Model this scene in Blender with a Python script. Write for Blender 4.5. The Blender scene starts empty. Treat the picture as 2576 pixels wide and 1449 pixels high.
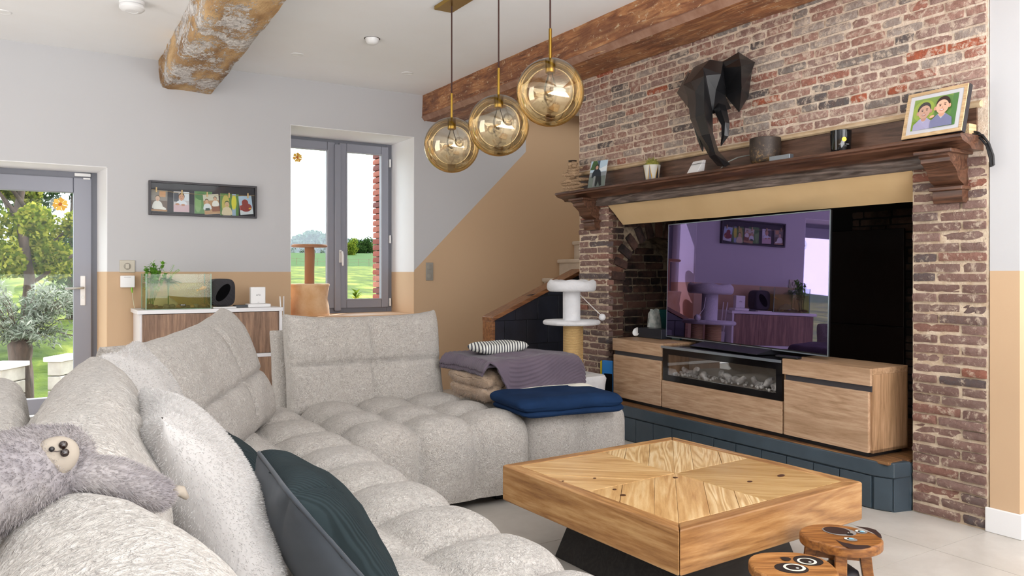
import bpy, bmesh, math, random
from mathutils import Vector as V, Matrix, noise
random.seed(7)
R = random.Random(11)
C = bpy.context.scene.collection
S = bpy.context.scene
PI = math.pi

# ---------------------------------------------------------------- camera
CAM_H = 1.12
FPX = 1955.0
YAW = math.radians(32.1)
cd = bpy.data.cameras.new('camera'); cam = bpy.data.objects.new('camera', cd); C.objects.link(cam)
cam.location = (0, 0, CAM_H); cam.rotation_euler = (PI / 2, 0, -YAW)
cd.sensor_width = 36; cd.lens = FPX / 2576 * 36; cd.shift_y = (686 - 724.5) / 2576; cd.clip_start = 0.02; cd.clip_end = 2000
S.camera = cam

# ---------------------------------------------------------------- world, sun, daylight, added fill lamps, exposure
w = bpy.data.worlds.new('sky'); S.world = w; w.use_nodes = True
bgn = w.node_tree.nodes['Background']; bgn.inputs[0].default_value = (0.86, 0.93, 1.0, 1); bgn.inputs[1].default_value = 4.2
def lamp(name, kind, loc, power, color=(1, 1, 1), size=None, aim=None, **kw):
    l = bpy.data.lights.new(name, kind); o = bpy.data.objects.new(name, l); C.objects.link(o)
    o.location = loc; l.energy = power; l.color = color
    if size: l.shape = 'RECTANGLE'; l.size, l.size_y = size
    if aim is not None: o.rotation_euler = (V(aim) - V(loc)).to_track_quat('-Z', 'Z').to_euler()
    for k, v in kw.items(): setattr(l, k, v)
    return o
lamp('sun', 'SUN', (20, 30, 30), 5.5, (1, .95, .86), aim=(20 - .58, 30 - .62, 30 - .85), angle=.01)
lamp('daylight_left_windows', 'AREA', (-2.2, 4.3, 1.6), 66, (1, .99, .98), (4.0, 1.9), aim=(3, 5.0, 1.9))
lamp('rear_fill', 'AREA', (1.8, -3.4, 1.7), 75, (1, .995, .985), (5.0, 1.9), aim=(2.2, 4, 3.0))  # added interior fill, standing in for windows behind the camera
lamp('hall_fill', 'AREA', (5.6, -1.0, 1.6), 4, (1, .98, .95), (2.0, 1.6), aim=(2.5, .5, 1.0))  # area lamp added in place of hall windows out of view
lamp('ceiling_fill', 'AREA', (1.9, -1.7, .92), 370, (.93, .965, 1), (5.4, 3.6), aim=(1.9, -1.5, 3))  # added upward fill behind the camera to brighten the ceiling; no fixture there
lamp('stairwell_fill', 'AREA', (4.7, 5.9, 2.74), 4.5, (1, .98, .95), (1.4, 1.2), aim=(4.6, 5.9, 0))  # added fill above the stairs to lift the dim stair wall
S.view_settings.view_transform = 'Standard'; S.view_settings.look = 'None'
S.view_settings.gamma = 1; S.view_settings.use_curve_mapping = False
S.view_settings.exposure = 0.50
cy = S.cycles
cy.max_bounces = 7; cy.diffuse_bounces = 5; cy.glossy_bounces = 4; cy.transmission_bounces = 5; cy.transparent_max_bounces = 12
cy.caustics_reflective = False; cy.caustics_refractive = False; cy.sample_clamp_indirect = 6; cy.volume_bounces = 0

# ---------------------------------------------------------------- measuring: a pixel of the photograph on a plane of the room
HX, HY_ = math.sin(YAW), math.cos(YAW)
def ray(px, py):
    u = (px - 1288) / FPX; v = (686 - py) / FPX
    return V((HY_ * u + HX, -HX * u + HY_, v))
def onX(px, py, X): d = ray(px, py); return d * (X / d.x) + V((0, 0, CAM_H))
def onY(px, py, Y): d = ray(px, py); return d * (Y / d.y) + V((0, 0, CAM_H))
def onZ(px, py, Z): d = ray(px, py); return d * ((Z - CAM_H) / d.z) + V((0, 0, CAM_H))

# ---------------------------------------------------------------- objects
def tag(o, label=None, cat=None, group=None, kind=None):
    if label: o['label'] = label
    if cat: o['category'] = cat
    if group: o['group'] = group
    if kind: o['kind'] = kind
    return o
def thing(name, label, cat, loc=(0, 0, 0), rz=0, group=None, kind=None, rot=None):
    o = bpy.data.objects.new(name, None); C.objects.link(o); o.empty_display_size = .05
    o.location = loc; o.rotation_euler = rot if rot else (0, 0, rz)
    return tag(o, label, cat, group, kind)

class MB:
    def __init__(s): s.v = []; s.f = []; s.m = []; s.cur = 0
    def add(s, vs, fs):
        b = len(s.v); s.v += [tuple(p) for p in vs]; s.f += [tuple(b + i for i in f) for f in fs]; s.m += [s.cur] * len(fs); return s
    def box(s, x0, x1, y0, y1, z0, z1):
        return s.hexa([(x0, y0, z0), (x1, y0, z0), (x1, y1, z0), (x0, y1, z0), (x0, y0, z1), (x1, y0, z1), (x1, y1, z1), (x0, y1, z1)])
    def hexa(s, p):
        return s.add(p, [(0, 3, 2, 1), (4, 5, 6, 7), (0, 1, 5, 4), (1, 2, 6, 5), (2, 3, 7, 6), (3, 0, 4, 7)])
    def prism(s, poly, d):
        d = V(d); n = len(poly); a = [V(p) for p in poly]
        return s.add(a + [p + d for p in a], [tuple(range(n))[::-1], tuple(range(n, 2 * n))] + [(i, (i + 1) % n, n + (i + 1) % n, n + i) for i in range(n)])
    def tube(s, pts, rad, n=10, cap=True):
        pts = [V(p) for p in pts]; k = len(pts); rs = rad if isinstance(rad, (list, tuple)) else [rad] * k
        vs = []; up = None
        for i, p in enumerate(pts):
            t = (pts[min(i + 1, k - 1)] - pts[max(i - 1, 0)]); t = t.normalized() if t.length > 1e-9 else V((0, 0, 1))
            if up is None: up = V((0, 0, 1)) if abs(t.z) < .9 else V((1, 0, 0))
            a = t.cross(up).normalized(); b = a.cross(t).normalized(); up = b
            for j in range(n):
                q = 2 * PI * j / n; vs.append(p + (a * math.cos(q) + b * math.sin(q)) * rs[i])
        fs = [(i * n + j, i * n + (j + 1) % n, (i + 1) * n + (j + 1) % n, (i + 1) * n + j) for i in range(k - 1) for j in range(n)]
        if cap: fs += [tuple(range(n))[::-1], tuple(range((k - 1) * n, k * n))]
        return s.add(vs, fs)
    def lathe(s, prof, c=(0, 0, 0), n=32, sx=1, sy=1):
        c = V(c); vs = []; k = len(prof)
        for r, z in prof:
            for j in range(n): q = 2 * PI * j / n; vs.append(c + V((r * math.cos(q) * sx, r * math.sin(q) * sy, z)))
        fs = [(i * n + j, i * n + (j + 1) % n, (i + 1) * n + (j + 1) % n, (i + 1) * n + j) for i in range(k - 1) for j in range(n)]
        if prof[0][0] > 1e-5: fs.append(tuple(range(n))[::-1])
        if prof[-1][0] > 1e-5: fs.append(tuple(range((k - 1) * n, k * n)))
        return s.add(vs, fs)
    def ball(s, c, r, n=16, m=10, amp=0, fr=4, seed=0):
        c = V(c); r = V(r) if not isinstance(r, (int, float)) else V((r, r, r)); vs = []
        for i in range(m + 1):
            t = PI * i / m
            for j in range(n):
                q = 2 * PI * j / n; d = V((math.sin(t) * math.cos(q), math.sin(t) * math.sin(q), -math.cos(t)))
                k = 1 + (amp * noise.noise(d * fr + V((seed, seed, 0))) if amp else 0)
                vs.append(c + V((d.x * r.x, d.y * r.y, d.z * r.z)) * k)
        return s.add(vs, [(i * n + j, i * n + (j + 1) % n, (i + 1) * n + (j + 1) % n, (i + 1) * n + j) for i in range(m) for j in range(n)])
    def grid(s, fn, nu, nv, flip=False):
        vs = [fn(i / nu, j / nv) for j in range(nv + 1) for i in range(nu + 1)]; w_ = nu + 1
        fs = [(j * w_ + i, j * w_ + i + 1, (j + 1) * w_ + i + 1, (j + 1) * w_ + i) for j in range(nv) for i in range(nu)]
        return s.add(vs, [f[::-1] for f in fs] if flip else fs)
    def mesh(s, name, mats, smooth=None, weld=0):
        me = bpy.data.meshes.new(name); me.from_pydata([tuple(p) for p in s.v], [], s.f)
        for m in (mats if isinstance(mats, (list, tuple)) else [mats]): me.materials.append(m)
        if max(s.m, default=0): me.polygons.foreach_set('material_index', s.m)
        b = bmesh.new(); b.from_mesh(me)
        if weld: bmesh.ops.remove_doubles(b, verts=b.verts, dist=weld)
        bmesh.ops.recalc_face_normals(b, faces=b.faces); b.to_mesh(me); b.free()
        if smooth is not None:
            me.polygons.foreach_set('use_smooth', [True] * len(me.polygons))
            if smooth < 180: me.set_sharp_from_angle(angle=math.radians(smooth))
        return me
    def build(s, name, mats, parent=None, smooth=None, bevel=0, local=False, seg=2, weld=0, sub=0):
        o = bpy.data.objects.new(name, s.mesh(name, mats, smooth, weld)); C.objects.link(o)
        if parent is not None:
            o.parent = parent
            if not local: o.matrix_parent_inverse = parent.matrix_basis.inverted()
        if bevel:
            m = o.modifiers.new('bevel', 'BEVEL'); m.width = bevel; m.segments = seg; m.limit_method = 'ANGLE'; m.angle_limit = math.radians(40)
            if smooth is None:
                o.data.polygons.foreach_set('use_smooth', [True] * len(o.data.polygons)); m.harden_normals = True
        if sub: m = o.modifiers.new('sub', 'SUBSURF'); m.levels = m.render_levels = sub
        return o
def bx(*a): return MB().box(*a)
def clone(o, parent=None):
    c = o.copy(); C.objects.link(c)
    if parent is not None: c.parent = parent
    for ch in [q for q in bpy.data.objects if q.parent == o]: clone(ch, c)
    return c
def text(name, body, parent, m, matrix, size, local=False, align='CENTER'):
    cu = bpy.data.curves.new(name, 'FONT'); cu.body = body; cu.size = size; cu.align_x = align; cu.align_y = 'CENTER'; cu.extrude = .0002
    tmp = bpy.data.objects.new(name, cu); me = bpy.data.meshes.new_from_object(tmp); bpy.data.objects.remove(tmp); bpy.data.curves.remove(cu)
    me.materials.clear(); me.materials.append(m); o = bpy.data.objects.new(name, me); C.objects.link(o); o.parent = parent
    if not local: o.matrix_parent_inverse = parent.matrix_basis.inverted()
    o.matrix_basis = matrix; return o
def frame_at(p, ux, uy):
    ux = V(ux).normalized(); uz = ux.cross(V(uy)).normalized(); uy = uz.cross(ux)
    m = Matrix((ux, uy, uz)).transposed().to_4x4(); m.translation = V(p); return m

# ---------------------------------------------------------------- materials
def lin(c):
    if isinstance(c, str): c = tuple(int(c[i:i + 2], 16) for i in (0, 2, 4))
    return tuple(((x / 255) / 12.92 if x / 255 <= .04045 else ((x / 255 + .055) / 1.055) ** 2.4) for x in c) + (1,)
class NT:
    def __init__(s, name):
        s.mat = bpy.data.materials.new(name); s.mat.use_nodes = True; s.t = s.mat.node_tree
        s.bsdf = s.t.nodes['Principled BSDF']; s.out = s.t.nodes['Material Output']
    def n(s, typ, **kw):
        q = s.t.nodes.new('ShaderNode' + typ)
        for k, v in kw.items(): setattr(q, k, v)
        return q
    def l(s, a, b): s.t.links.new(a, b)
    def set(s, inp, v):
        if hasattr(v, 'is_output'): s.l(v, inp)
        else: inp.default_value = v
    def coord(s, stretch=(1, 1, 1), rot=(0, 0, 0), kind='Object'):
        if kind == 'World': src = s.n('NewGeometry').outputs['Position']
        else: src = s.n('TexCoord').outputs[kind]
        mp = s.n('Mapping'); s.l(src, mp.inputs[0]); mp.inputs['Scale'].default_value = stretch; mp.inputs['Rotation'].default_value = rot
        return mp.outputs[0]
    def noise(s, co, scale, detail=4, rough=.55, dist=0):
        q = s.n('TexNoise'); s.l(co, q.inputs['Vector']); q.inputs['Scale'].default_value = scale
        q.inputs['Detail'].default_value = detail; q.inputs['Roughness'].default_value = rough; q.inputs['Distortion'].default_value = dist
        return q.outputs['Fac']
    def ramp(s, fac, stops, interp='LINEAR'):
        q = s.n('ValToRGB'); s.l(fac, q.inputs[0]); q.color_ramp.interpolation = interp
        e = q.color_ramp.elements
        while len(e) > 1: e.remove(e[0])
        for i, (p, c) in enumerate(stops):
            el = e[0] if i == 0 else e.new(p)
            el.position = p; el.color = lin(c) if isinstance(c, str) else ((c, c, c, 1) if isinstance(c, (int, float)) else c)
        return q.outputs[0]
    def mix(s, f, a, b, mode='MIX'):
        q = s.n('Mix', data_type='RGBA', blend_type=mode)
        s.set(q.inputs[0], f); s.set(q.inputs[6], a); s.set(q.inputs[7], b); return q.outputs[2]
    def math(s, op, a, b=0, c=0):
        q = s.n('Math', operation=op); s.set(q.inputs[0], a); s.set(q.inputs[1], b)
        if op in ('MULTIPLY_ADD', 'SMOOTH_MIN'): s.set(q.inputs[2], c)
        return q.outputs[0]
    def bump(s, h, strength, dist=.01):
        q = s.n('Bump'); s.l(h, q.inputs['Height']); q.inputs['Strength'].default_value = strength; q.inputs['Distance'].default_value = dist
        s.l(q.outputs[0], s.bsdf.inputs['Normal'])
    def col(s, c, rough=.5, metal=0, spec=.5, sheen=0):
        s.set(s.bsdf.inputs['Base Color'], c); s.set(s.bsdf.inputs['Roughness'], rough); s.bsdf.inputs['Metallic'].default_value = metal
        s.bsdf.inputs['Specular IOR Level'].default_value = spec
        if sheen: s.bsdf.inputs['Sheen Weight'].default_value = sheen; s.bsdf.inputs['Sheen Roughness'].default_value = .6
        return s.mat
def plain(name, c, rough=.5, metal=0, spec=.5, c2=None, vs=6, bump=0, bs=80, bd=.004, stretch=(1, 1, 1), sheen=0, detail=4):
    t = NT(name); co = t.coord(stretch)
    base = lin(c)
    if c2: base = t.ramp(t.noise(co, vs, detail), [(.35, c), (.65, c2)])
    if bump: t.bump(t.noise(co, bs, 3), bump, bd)
    return t.col(base, rough, metal, spec, sheen)
def wood(name, cols, axis=0, scale=1.0, rough=.45, bump=.15, knots=True, spec=.4, rings=9, ring_amt=.5, rot=(0, 0, 0)):
    """grain runs along axis; cols = dark, mid, light"""
    t = NT(name); st = [9, 9, 9]; st[axis] = .8
    co = t.coord(tuple(k * scale for k in st), rot)
    inf = t.n('ObjectInfo').outputs['Random']
    off = t.n('VectorMath', operation='ADD'); t.l(co, off.inputs[0])
    cx = t.n('CombineXYZ'); sc = t.math('MULTIPLY', inf, 37.0)
    for i in range(3): t.l(sc, cx.inputs[i])
    t.l(cx.outputs[0], off.inputs[1]); co = off.outputs[0]
    a = t.noise(co, 1.1, 3, .5, .6)
    rg = t.math('FRACT', t.math('MULTIPLY', a, rings))
    rg = t.math('ABSOLUTE', t.math('SUBTRACT', rg, .5))
    fine = t.noise(co, 9, 5, .7)
    f = t.math('ADD', t.math('MULTIPLY', rg, ring_amt), t.math('MULTIPLY', fine, 1.0 - ring_amt * .5))
    c = t.ramp(f, [(.25, cols[0]), (.5, cols[1]), (.75, cols[2])])
    if knots:
        k = t.noise(co, .55, 1, .4)
        c = t.mix(t.ramp(k, [(.62, 0.0), (.74, .55)]), c, lin(cols[0]))
    c = t.mix(t.math('MULTIPLY', t.math('SUBTRACT', inf, .5), .35), c, lin(cols[0]))
    if bump: t.bump(f, bump, .004)
    return t.col(c, rough, 0, spec)
def thin_glass(name, tint=(1, 1, 1, 1), refl=1.0, rough=.0):
    t = NT(name); fr = t.n('Fresnel'); fr.inputs[0].default_value = 1.45
    a = t.n('BsdfTransparent'); a.inputs[0].default_value = tint; g = t.n('BsdfGlossy'); g.inputs['Roughness'].default_value = rough
    m = t.n('MixShader'); t.l(t.math('MULTIPLY', fr.outputs[0], refl), m.inputs[0]); t.l(a.outputs[0], m.inputs[1]); t.l(g.outputs[0], m.inputs[2])
    t.l(m.outputs[0], t.out.inputs[0]); return t.mat
def brick_mat(name, stops, mortar, smear=.35, per='object', dark=None, bump=.9):
    t = NT(name); co = t.coord(kind='World')
    rnd = t.n('ObjectInfo').outputs['Random'] if per == 'object' else t.n('NewGeometry').outputs['Random Per Island']
    c = t.ramp(rnd, stops, 'CONSTANT')
    c2 = t.mix(.5, c, lin('6a4a40'), 'MIX')
    mott = t.noise(co, 38, 5, .65)
    c = t.mix(t.ramp(mott, [(.4, 0.0), (.62, .75)]), c, c2)
    sm = t.noise(co, 26, 6, .72, .4)
    lo = .72 - smear * .45
    c = t.mix(t.ramp(sm, [(lo, 0.0), (lo + .09, .7)]), c, lin(mortar))
    if dark:
        c = t.mix(t.ramp(t.noise(co, 5, 4, .6), [(.42, 0.0), (.6, dark[1])]), c, lin(dark[0]))
    h = t.math('ADD', t.noise(co, 90, 5, .7), t.math('MULTIPLY', sm, .8))
    t.bump(h, bump, .008)
    return t.col(c, .88, 0, .25)
def mortar_mat(name, a, b):
    t = NT(name); co = t.coord(kind='World')
    n1 = t.noise(co, 14, 6, .7); c = t.ramp(n1, [(.35, a), (.6, b)])
    t.bump(t.math('ADD', t.noise(co, 60, 5, .7), t.math('MULTIPLY', n1, .7)), .9, .01)
    return t.col(c, .92, 0, .2)
# ================================================================ palette
WHITE = plain('white_paint', 'e6e6e8', .8, bump=.05, bs=180, bd=.002)
CEIL = plain('ceiling_paint', 'f3f4f5', .85, c2='f1f1f1', vs=2)
TANC = 'c8aa8a'
GREYPVC = plain('grey_pvc', '8f919c', .38, spec=.45)
GREYPVC2 = plain('grey_pvc_dark', '787a84', .4)
WPLASTIC = plain('white_plastic', 'ececec', .35)
CHROME = plain('brushed_nickel', 'c9c8c4', .25, .9)
BLACKPL = plain('black_plastic', '15161a', .4)
GLASS = thin_glass('window_glass', (.97, .985, .98, 1), .22)
STEEL = plain('satin_metal', 'b9b8b2', .35, .6)
def band_paint(name, diag):
    t = NT(name); sp = t.n('SeparateXYZ'); t.l(t.coord(kind='World'), sp.inputs[0]); x, z = sp.outputs[0], sp.outputs[2]
    f = t.math('LESS_THAN', z, 1.128)
    if diag:
        g = t.math('LESS_THAN', z, t.math('MULTIPLY_ADD', x, .972, 1.142 - 3.091 * .972))
        g = t.math('MULTIPLY', g, t.math('GREATER_THAN', x, 3.091))
        f = t.math('MAXIMUM', t.math('MAXIMUM', f, g), t.math('GREATER_THAN', x, 4.339))
    c = t.mix(f, lin('c1c1c3'), lin(TANC))
    t.bump(t.noise(t.coord(kind='World'), 160, 3), .05, .002)
    return t.col(c, .75, 0, .3)
WALLP = band_paint('two_tone_wall_paint', True); WALLR = band_paint('two_tone_wall_paint_right', False)

YB, YO = 6.65, 7.32          # inner and outer face of the back wall
DX0, DX1, DZ = -.56, .534, 1.925
WX0, WX1, WZ0, WZ1 = 1.93, 3.09, .725, 2.39
m = MB()
for x0, x1, z0, z1 in ((-2.3, DX0, 0, 2.8), (DX0, DX1, DZ, 2.8), (DX1, WX0, 0, 2.8), (WX0, WX1, 0, WZ0), (WX0, WX1, WZ1, 2.8), (WX1, 6.6, 0, 2.8)):
    m.box(x0, x1, YB, YO, z0, z1)
m.prism([(.534, YB + .001, 0), (.497, 7.06, 0), (.497, YO, 0), (.54, YO, 0)], (0, 0, DZ + .01))
wall_back = m.build('wall_back', WALLP); tag(wall_back, kind='structure')
tag(bx(-2.5, -2.3, -3.6, YO, 0, 2.8).build('wall_left', WALLR), kind='structure')
rear = MB(); rear.box(-2.5, 6.8, -3.8, -3.6, 0, 2.8); tag(rear.build('wall_rear', WALLR), kind='structure')
tag(bx(6.6, 6.8, -3.6, YO, 0, 2.8).build('wall_hall', WALLR), kind='structure')
wr = bx(3.542, 6.6, 1.632, 1.752, 0, 2.8).build('wall_right', WALLR); tag(wr, kind='structure')
tag(bx(-2.5, 6.8, -3.8, YO, 2.79, 2.9).build('ceiling', CEIL), kind='structure')
BASEW = plain('baseboard_paint', 'e9e9ea', .4)
bb = MB(); bb.prism([(3.527, 1.765, 0), (3.527, 1.617, 0), (6.5, 1.617, 0), (6.5, 1.632, 0), (3.542, 1.632, 0), (3.542, 1.765, 0)], (0, 0, .105))
tag(bb.build('baseboard_right', BASEW, bevel=.003), kind='structure')

RVL_LIT = band_paint('daylit_reveal_paint', False)  # paler than the wall: daylight on the reveals is put into the colour
for nd in RVL_LIT.node_tree.nodes:
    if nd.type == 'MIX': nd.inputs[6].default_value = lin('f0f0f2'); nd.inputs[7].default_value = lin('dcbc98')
def lit_reveal_lining(n, m_): tag(m_.build(n, RVL_LIT), kind='structure')  # thin lining added only to carry the brightened reveal colour
lit_reveal_lining('lit_reveal_lining_1', bx(WX0, WX1, YB + .001, 7.17, WZ1 - .004, WZ1 + .002)); lit_reveal_lining('lit_reveal_lining_2', bx(WX1 - .004, WX1 + .002, YB + .001, 7.17, WZ0, WZ1 - .004)); lit_reveal_lining('lit_reveal_lining_3', bx(WX0 - .002, WX0 + .004, YB + .001, 7.17, WZ0, WZ1 - .004))
lit_reveal_lining('lit_reveal_lining_4', bx(DX0, .53, YB + .001, 7.08, DZ - .004, DZ + .002)); lit_reveal_lining('lit_reveal_lining_5', MB().prism([(.536, YB + .001, 0), (.530, YB + .001, 0), (.494, 7.06, 0), (.50, 7.06, 0)], (0, 0, DZ - .004)))
# ---------------------------------------------------------------- floor of large limestone-look tiles
t = NT('floor_tile'); co = t.coord(kind='World')
base = t.ramp(t.noise(co, 3.5, 6, .65, .3), [(.3, 'b3ada4'), (.5, 'beb8b0'), (.7, 'c8c3bb')])
flk = t.noise(t.coord((1, 2.5, 1), (0, 0, .6), 'World'), 60, 3, .6)
base = t.mix(t.ramp(flk, [(.68, 0.0), (.76, .5)]), base, lin('dedad4'))
t.bump(flk, .04, .001); TILE = t.col(base, .34, 0, .45)
GROUT = plain('floor_grout', 'a49e95', .8)
fl = bx(-2.5, 6.8, -3.8, YO, -.08, -.004).build('floor', GROUT); tag(fl, kind='structure')
tm = bx(-.4485, .4485, -.4485, .4485, -.0035, 0).mesh('tile_mesh', TILE)
for i in range(-7, 5):
    for j in range(-6, 7):
        cx, cyy = 3.117 + (i + .5) * .9, 1.757 + (j + .5) * .9
        if -2.4 < cx < 6.7 and -3.4 < cyy < 7.0:
            o = bpy.data.objects.new('tile', tm); C.objects.link(o); o.location = (cx, cyy, 0); o.parent = fl

# ---------------------------------------------------------------- window
YF = 7.18
win = thing('window_1', 'grey two-sash window in the thick back wall with a field outside', None, (2.51, YF, WZ0), kind='structure')
def rect_ring(x0, x1, z0, z1, wx, wz, y0, y1):
    m = MB(); m.box(x0, x0 + wx, y0, y1, z0, z1); m.box(x1 - wx, x1, y0, y1, z0, z1); m.box(x0 + wx, x1 - wx, y0, y1, z0, z0 + wz); m.box(x0 + wx, x1 - wx, y0, y1, z1 - wz, z1); return m
rect_ring(WX0 - .02, WX1 + .02, WZ0, WZ1 + .02, .075, .07, YF - .01, YF + .06).build('window_frame', GREYPVC2, win, bevel=.004)
for a, b in ((1.985, 2.5), (2.54, 3.045)):
    s_ = rect_ring(a, b, WZ0 + .055, WZ1 - .03, .075, .085, YF - .035, YF + .03).build('sash', GREYPVC, win, bevel=.008)
    rect_ring(a + .068, b - .068, WZ0 + .133, WZ1 - .108, .012, .012, YF - .042, YF - .03).build('glazing_bead', plain('bead_grey', '9a9ba4', .4), s_, bevel=.003)
    bx(a + .07, b - .07, YF - .004, YF, WZ0 + .135, WZ1 - .11).build('pane', GLASS, win)
bx(2.487, 2.553, YF - .062, YF - .034, WZ0 + .03, WZ1 - .05).build('mullion_cover', GREYPVC, win, bevel=.012)
hd = MB(); hd.box(2.527, 2.551, YF - .072, YF - .06, 1.215, 1.335)
hd.tube([(2.539, YF - .065, 1.315), (2.539, YF - .115, 1.315), (2.541, YF - .125, 1.28), (2.543, YF - .125, 1.185)], [.010, .011, .012, .009], 10)
hd.build('window_handle', WPLASTIC, win, bevel=.004)
for z in (2.2, 1.45, .83): bx(3.05, 3.068, YF - .045, YF - .012, z - .04, z + .04).build('hinge', WPLASTIC, win, bevel=.004)
SILL = plain('sill_tan', 'd8b594', .6)
tag(bx(WX0 - .0, WX1 + .0, YB - .025, YF - .02, WZ0 - .03, WZ0 + .012).build('windowsill_1', SILL, bevel=.006), kind='structure')
# brick jambs outside the window, brick by brick
RED = [(0, 'a0564a'), (.3, 'b0695a'), (.55, '8e4a42'), (.75, 'b87a68'), (.9, '7d4a48')]
JAMB = brick_mat('outer_jamb_brick', RED, 'c9b8a8', .1)
def brick_meshes(mat, n=10, seed=3, big=.035):
    out = []; r = random.Random(seed)
    for k in range(n):
        nu, nv = 5, 3; vs = []
        for j in range(nv + 1):
            for i in range(nu + 1):
                x, z = i / nu - .5, j / nv - .5
                edge = (i in (0, nu)) + (j in (0, nv))
                y = -.5 + (.06 if edge == 1 else .10 if edge == 2 else 0) * r.uniform(.5, 1.3) + r.uniform(-.05, .05)
                vs.append((x * (1 - .02 * r.random() - (.015 if edge == 2 else 0)) + r.uniform(-.007, .007), y, z * (1 - (.04 if edge == 2 else 0)) + r.uniform(-big, big) * (.8 if edge else .3)))
        fs = [(j * 6 + i, j * 6 + i + 1, (j + 1) * 6 + i + 1, (j + 1) * 6 + i) for j in range(nv) for i in range(nu)]
        per = [i for i in range(6)] + [j * 6 + 5 for j in range(1, 4)] + [18 + i for i in range(4, -1, -1)] + [j * 6 for j in range(2, 0, -1)]
        b = len(vs)
        for q in per: vs.append((vs[q][0] * 1.01, .5, vs[q][2] * 1.01))
        L = len(per); fs += [(per[(i + 1) % L], per[i], b + i, b + (i + 1) % L) for i in range(L)]
        m = MB(); m.add(vs, fs); out.append(m.mesh('brick_mesh', mat, 42))
    return out
def lay(parent, meshes, p, L, D, Hh, rz, r, tilt=.004):
    o = bpy.data.objects.new('brick', r.choice(meshes)); C.objects.link(o); o.parent = parent
    if parent.type == 'EMPTY': o.matrix_parent_inverse = parent.matrix_basis.inverted()
    o.location = p; o.rotation_euler = (r.uniform(-tilt, tilt), r.uniform(-tilt, tilt) * 2, rz + (PI if r.random() < 0 else 0)); o.scale = (L, D, Hh); return o
jm = brick_meshes(JAMB, 5, 9)
core = MB(); core.box(WX1 - .02, WX1 + .5, YO + .005, YO + .22, .3, 2.7); core.box(WX0 - .5, WX0 + .05, YO + .005, YO + .22, .3, 2.7)
jamb = core.build('wall_outer_jamb', mortar_mat('jamb_mortar', 'b8a898', 'd0c4b6')); tag(jamb, kind='structure')
z = .5
k = 0
while z < 2.6:
    for sx, x in ((-1, WX1 - .02), (1, WX0 + .05)):
        L = .2 if k % 2 else .11
        lay(jamb, jm, (x + sx * .012, YO + .115, z), .2, .05, .052, (-PI / 2 if sx < 0 else PI / 2), R)
        lay(jamb, jm, (x - sx * (L / 2 - .012), YO + .005, z), L, .05, .052, 0, R)
    z += .0625; k += 1

# ---------------------------------------------------------------- glazed door
YD = 7.10
dr = thing('door_1', 'grey glazed garden door in the back wall with a lever handle', None, (0, YD, 0), kind='structure')
m = MB(); m.box(.452, .50, YD - .02, YD + .06, 0, 1.925); m.box(-.56, -.512, YD - .02, YD + .06, 0, 1.925); m.box(-.512, .452, YD - .02, YD + .06, 1.872, 1.925)
m.build('door_frame', GREYPVC2, dr, bevel=.004)
rect_ring(-.515, .456, .02, 1.875, .128, .122, YD - .045, YD + .03).build('door_leaf', GREYPVC, dr, bevel=.008)
bx(-.39, .33, YD - .006, YD, .14, 1.756).build('pane', GLASS, dr)
hp = MB(); hp.box(.375, .411, YD - .056, YD - .045, .86, 1.095)
hp.build('handle_plate', WPLASTIC, dr, bevel=.016, seg=4)
h2 = MB(); h2.tube([(.393, YD - .05, 1.0), (.393, YD - .10, 1.0), (.385, YD - .112, 1.0), (.33, YD - .115, .998), (.265, YD - .112, .995)], [.010, .010, .011, .010, .009], 10)
h2.build('door_handle', STEEL, dr, smooth=60)
MB().tube([(.393, YD - .062, .925), (.393, YD - .05, .925)], .011, 12).build('lock_cylinder', STEEL, dr, smooth=40)
sn = MB(); sn.box(.335, .45, YD - .045, YD - .02, 1.885, 1.912)
tag(sn.build('door_sensor', WPLASTIC, bevel=.005), 'white contact sensor at the top corner of the grey door frame', 'sensor')
sn2 = MB(); sn2.box(.395, .445, YD - .058, YD - .044, 1.862, 1.875)
tag(sn2.build('sensor_magnet', WPLASTIC, bevel=.003), 'tiny white magnet block below the door contact sensor', 'sensor')
# flower stickers on the panes
def flower(name, label, p, r, cols, halo=None):
    th = thing(name, label, 'sticker', p)
    if halo: m = MB(); m.lathe([(.001, 0), (r * 1.45, 0), (r * 1.45, .0012), (.001, .0012)], n=28); o = m.build('backing', halo, th, local=True); o.rotation_euler = (PI / 2, 0, 0)
    for k in range(6):
        a = k * PI / 3 + .3; m = MB()
        pts = [(0, 0)] + [(r * (1 + .12 * math.sin(i * 2.3 + k)) * math.cos(a + q), r * (1 + .12 * math.cos(i * 1.7 + k)) * math.sin(a + q)) for i, q in enumerate((-.5, -.3, -.1, .1, .3, .5))]
        m.prism([(x, -.002 - .0006 * (k % 3), zz) for x, zz in pts], (0, -.0015, 0)); m.build('petal', cols[k % 2], th, local=True)
    m = MB(); m.ball((0, -.004, 0), (r * .26, .002, r * .26), 10, 6); m.build('flower_centre', cols[2], th, local=True, smooth=180)
YEL = [plain('petal_yellow', 'efc04a', .5), plain('petal_deep_yellow', 'dfa830', .5), plain('flower_heart', 'c06418', .5)]
HALO = thin_glass('sticker_film', (.88, .93, .92, 1), 1)
p = onY(152, 513, YD - .052); flower('flower_sticker', 'yellow flower sticker on a clear disc on the garden door pane', (p.x, YD - .010, p.z), .052, YEL, HALO)
p = onY(748, 396, YF - .01); flower('flower_sticker', 'small yellow flower sticker high on the left window pane', (p.x, YF - .008, p.z), .043, YEL)

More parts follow.
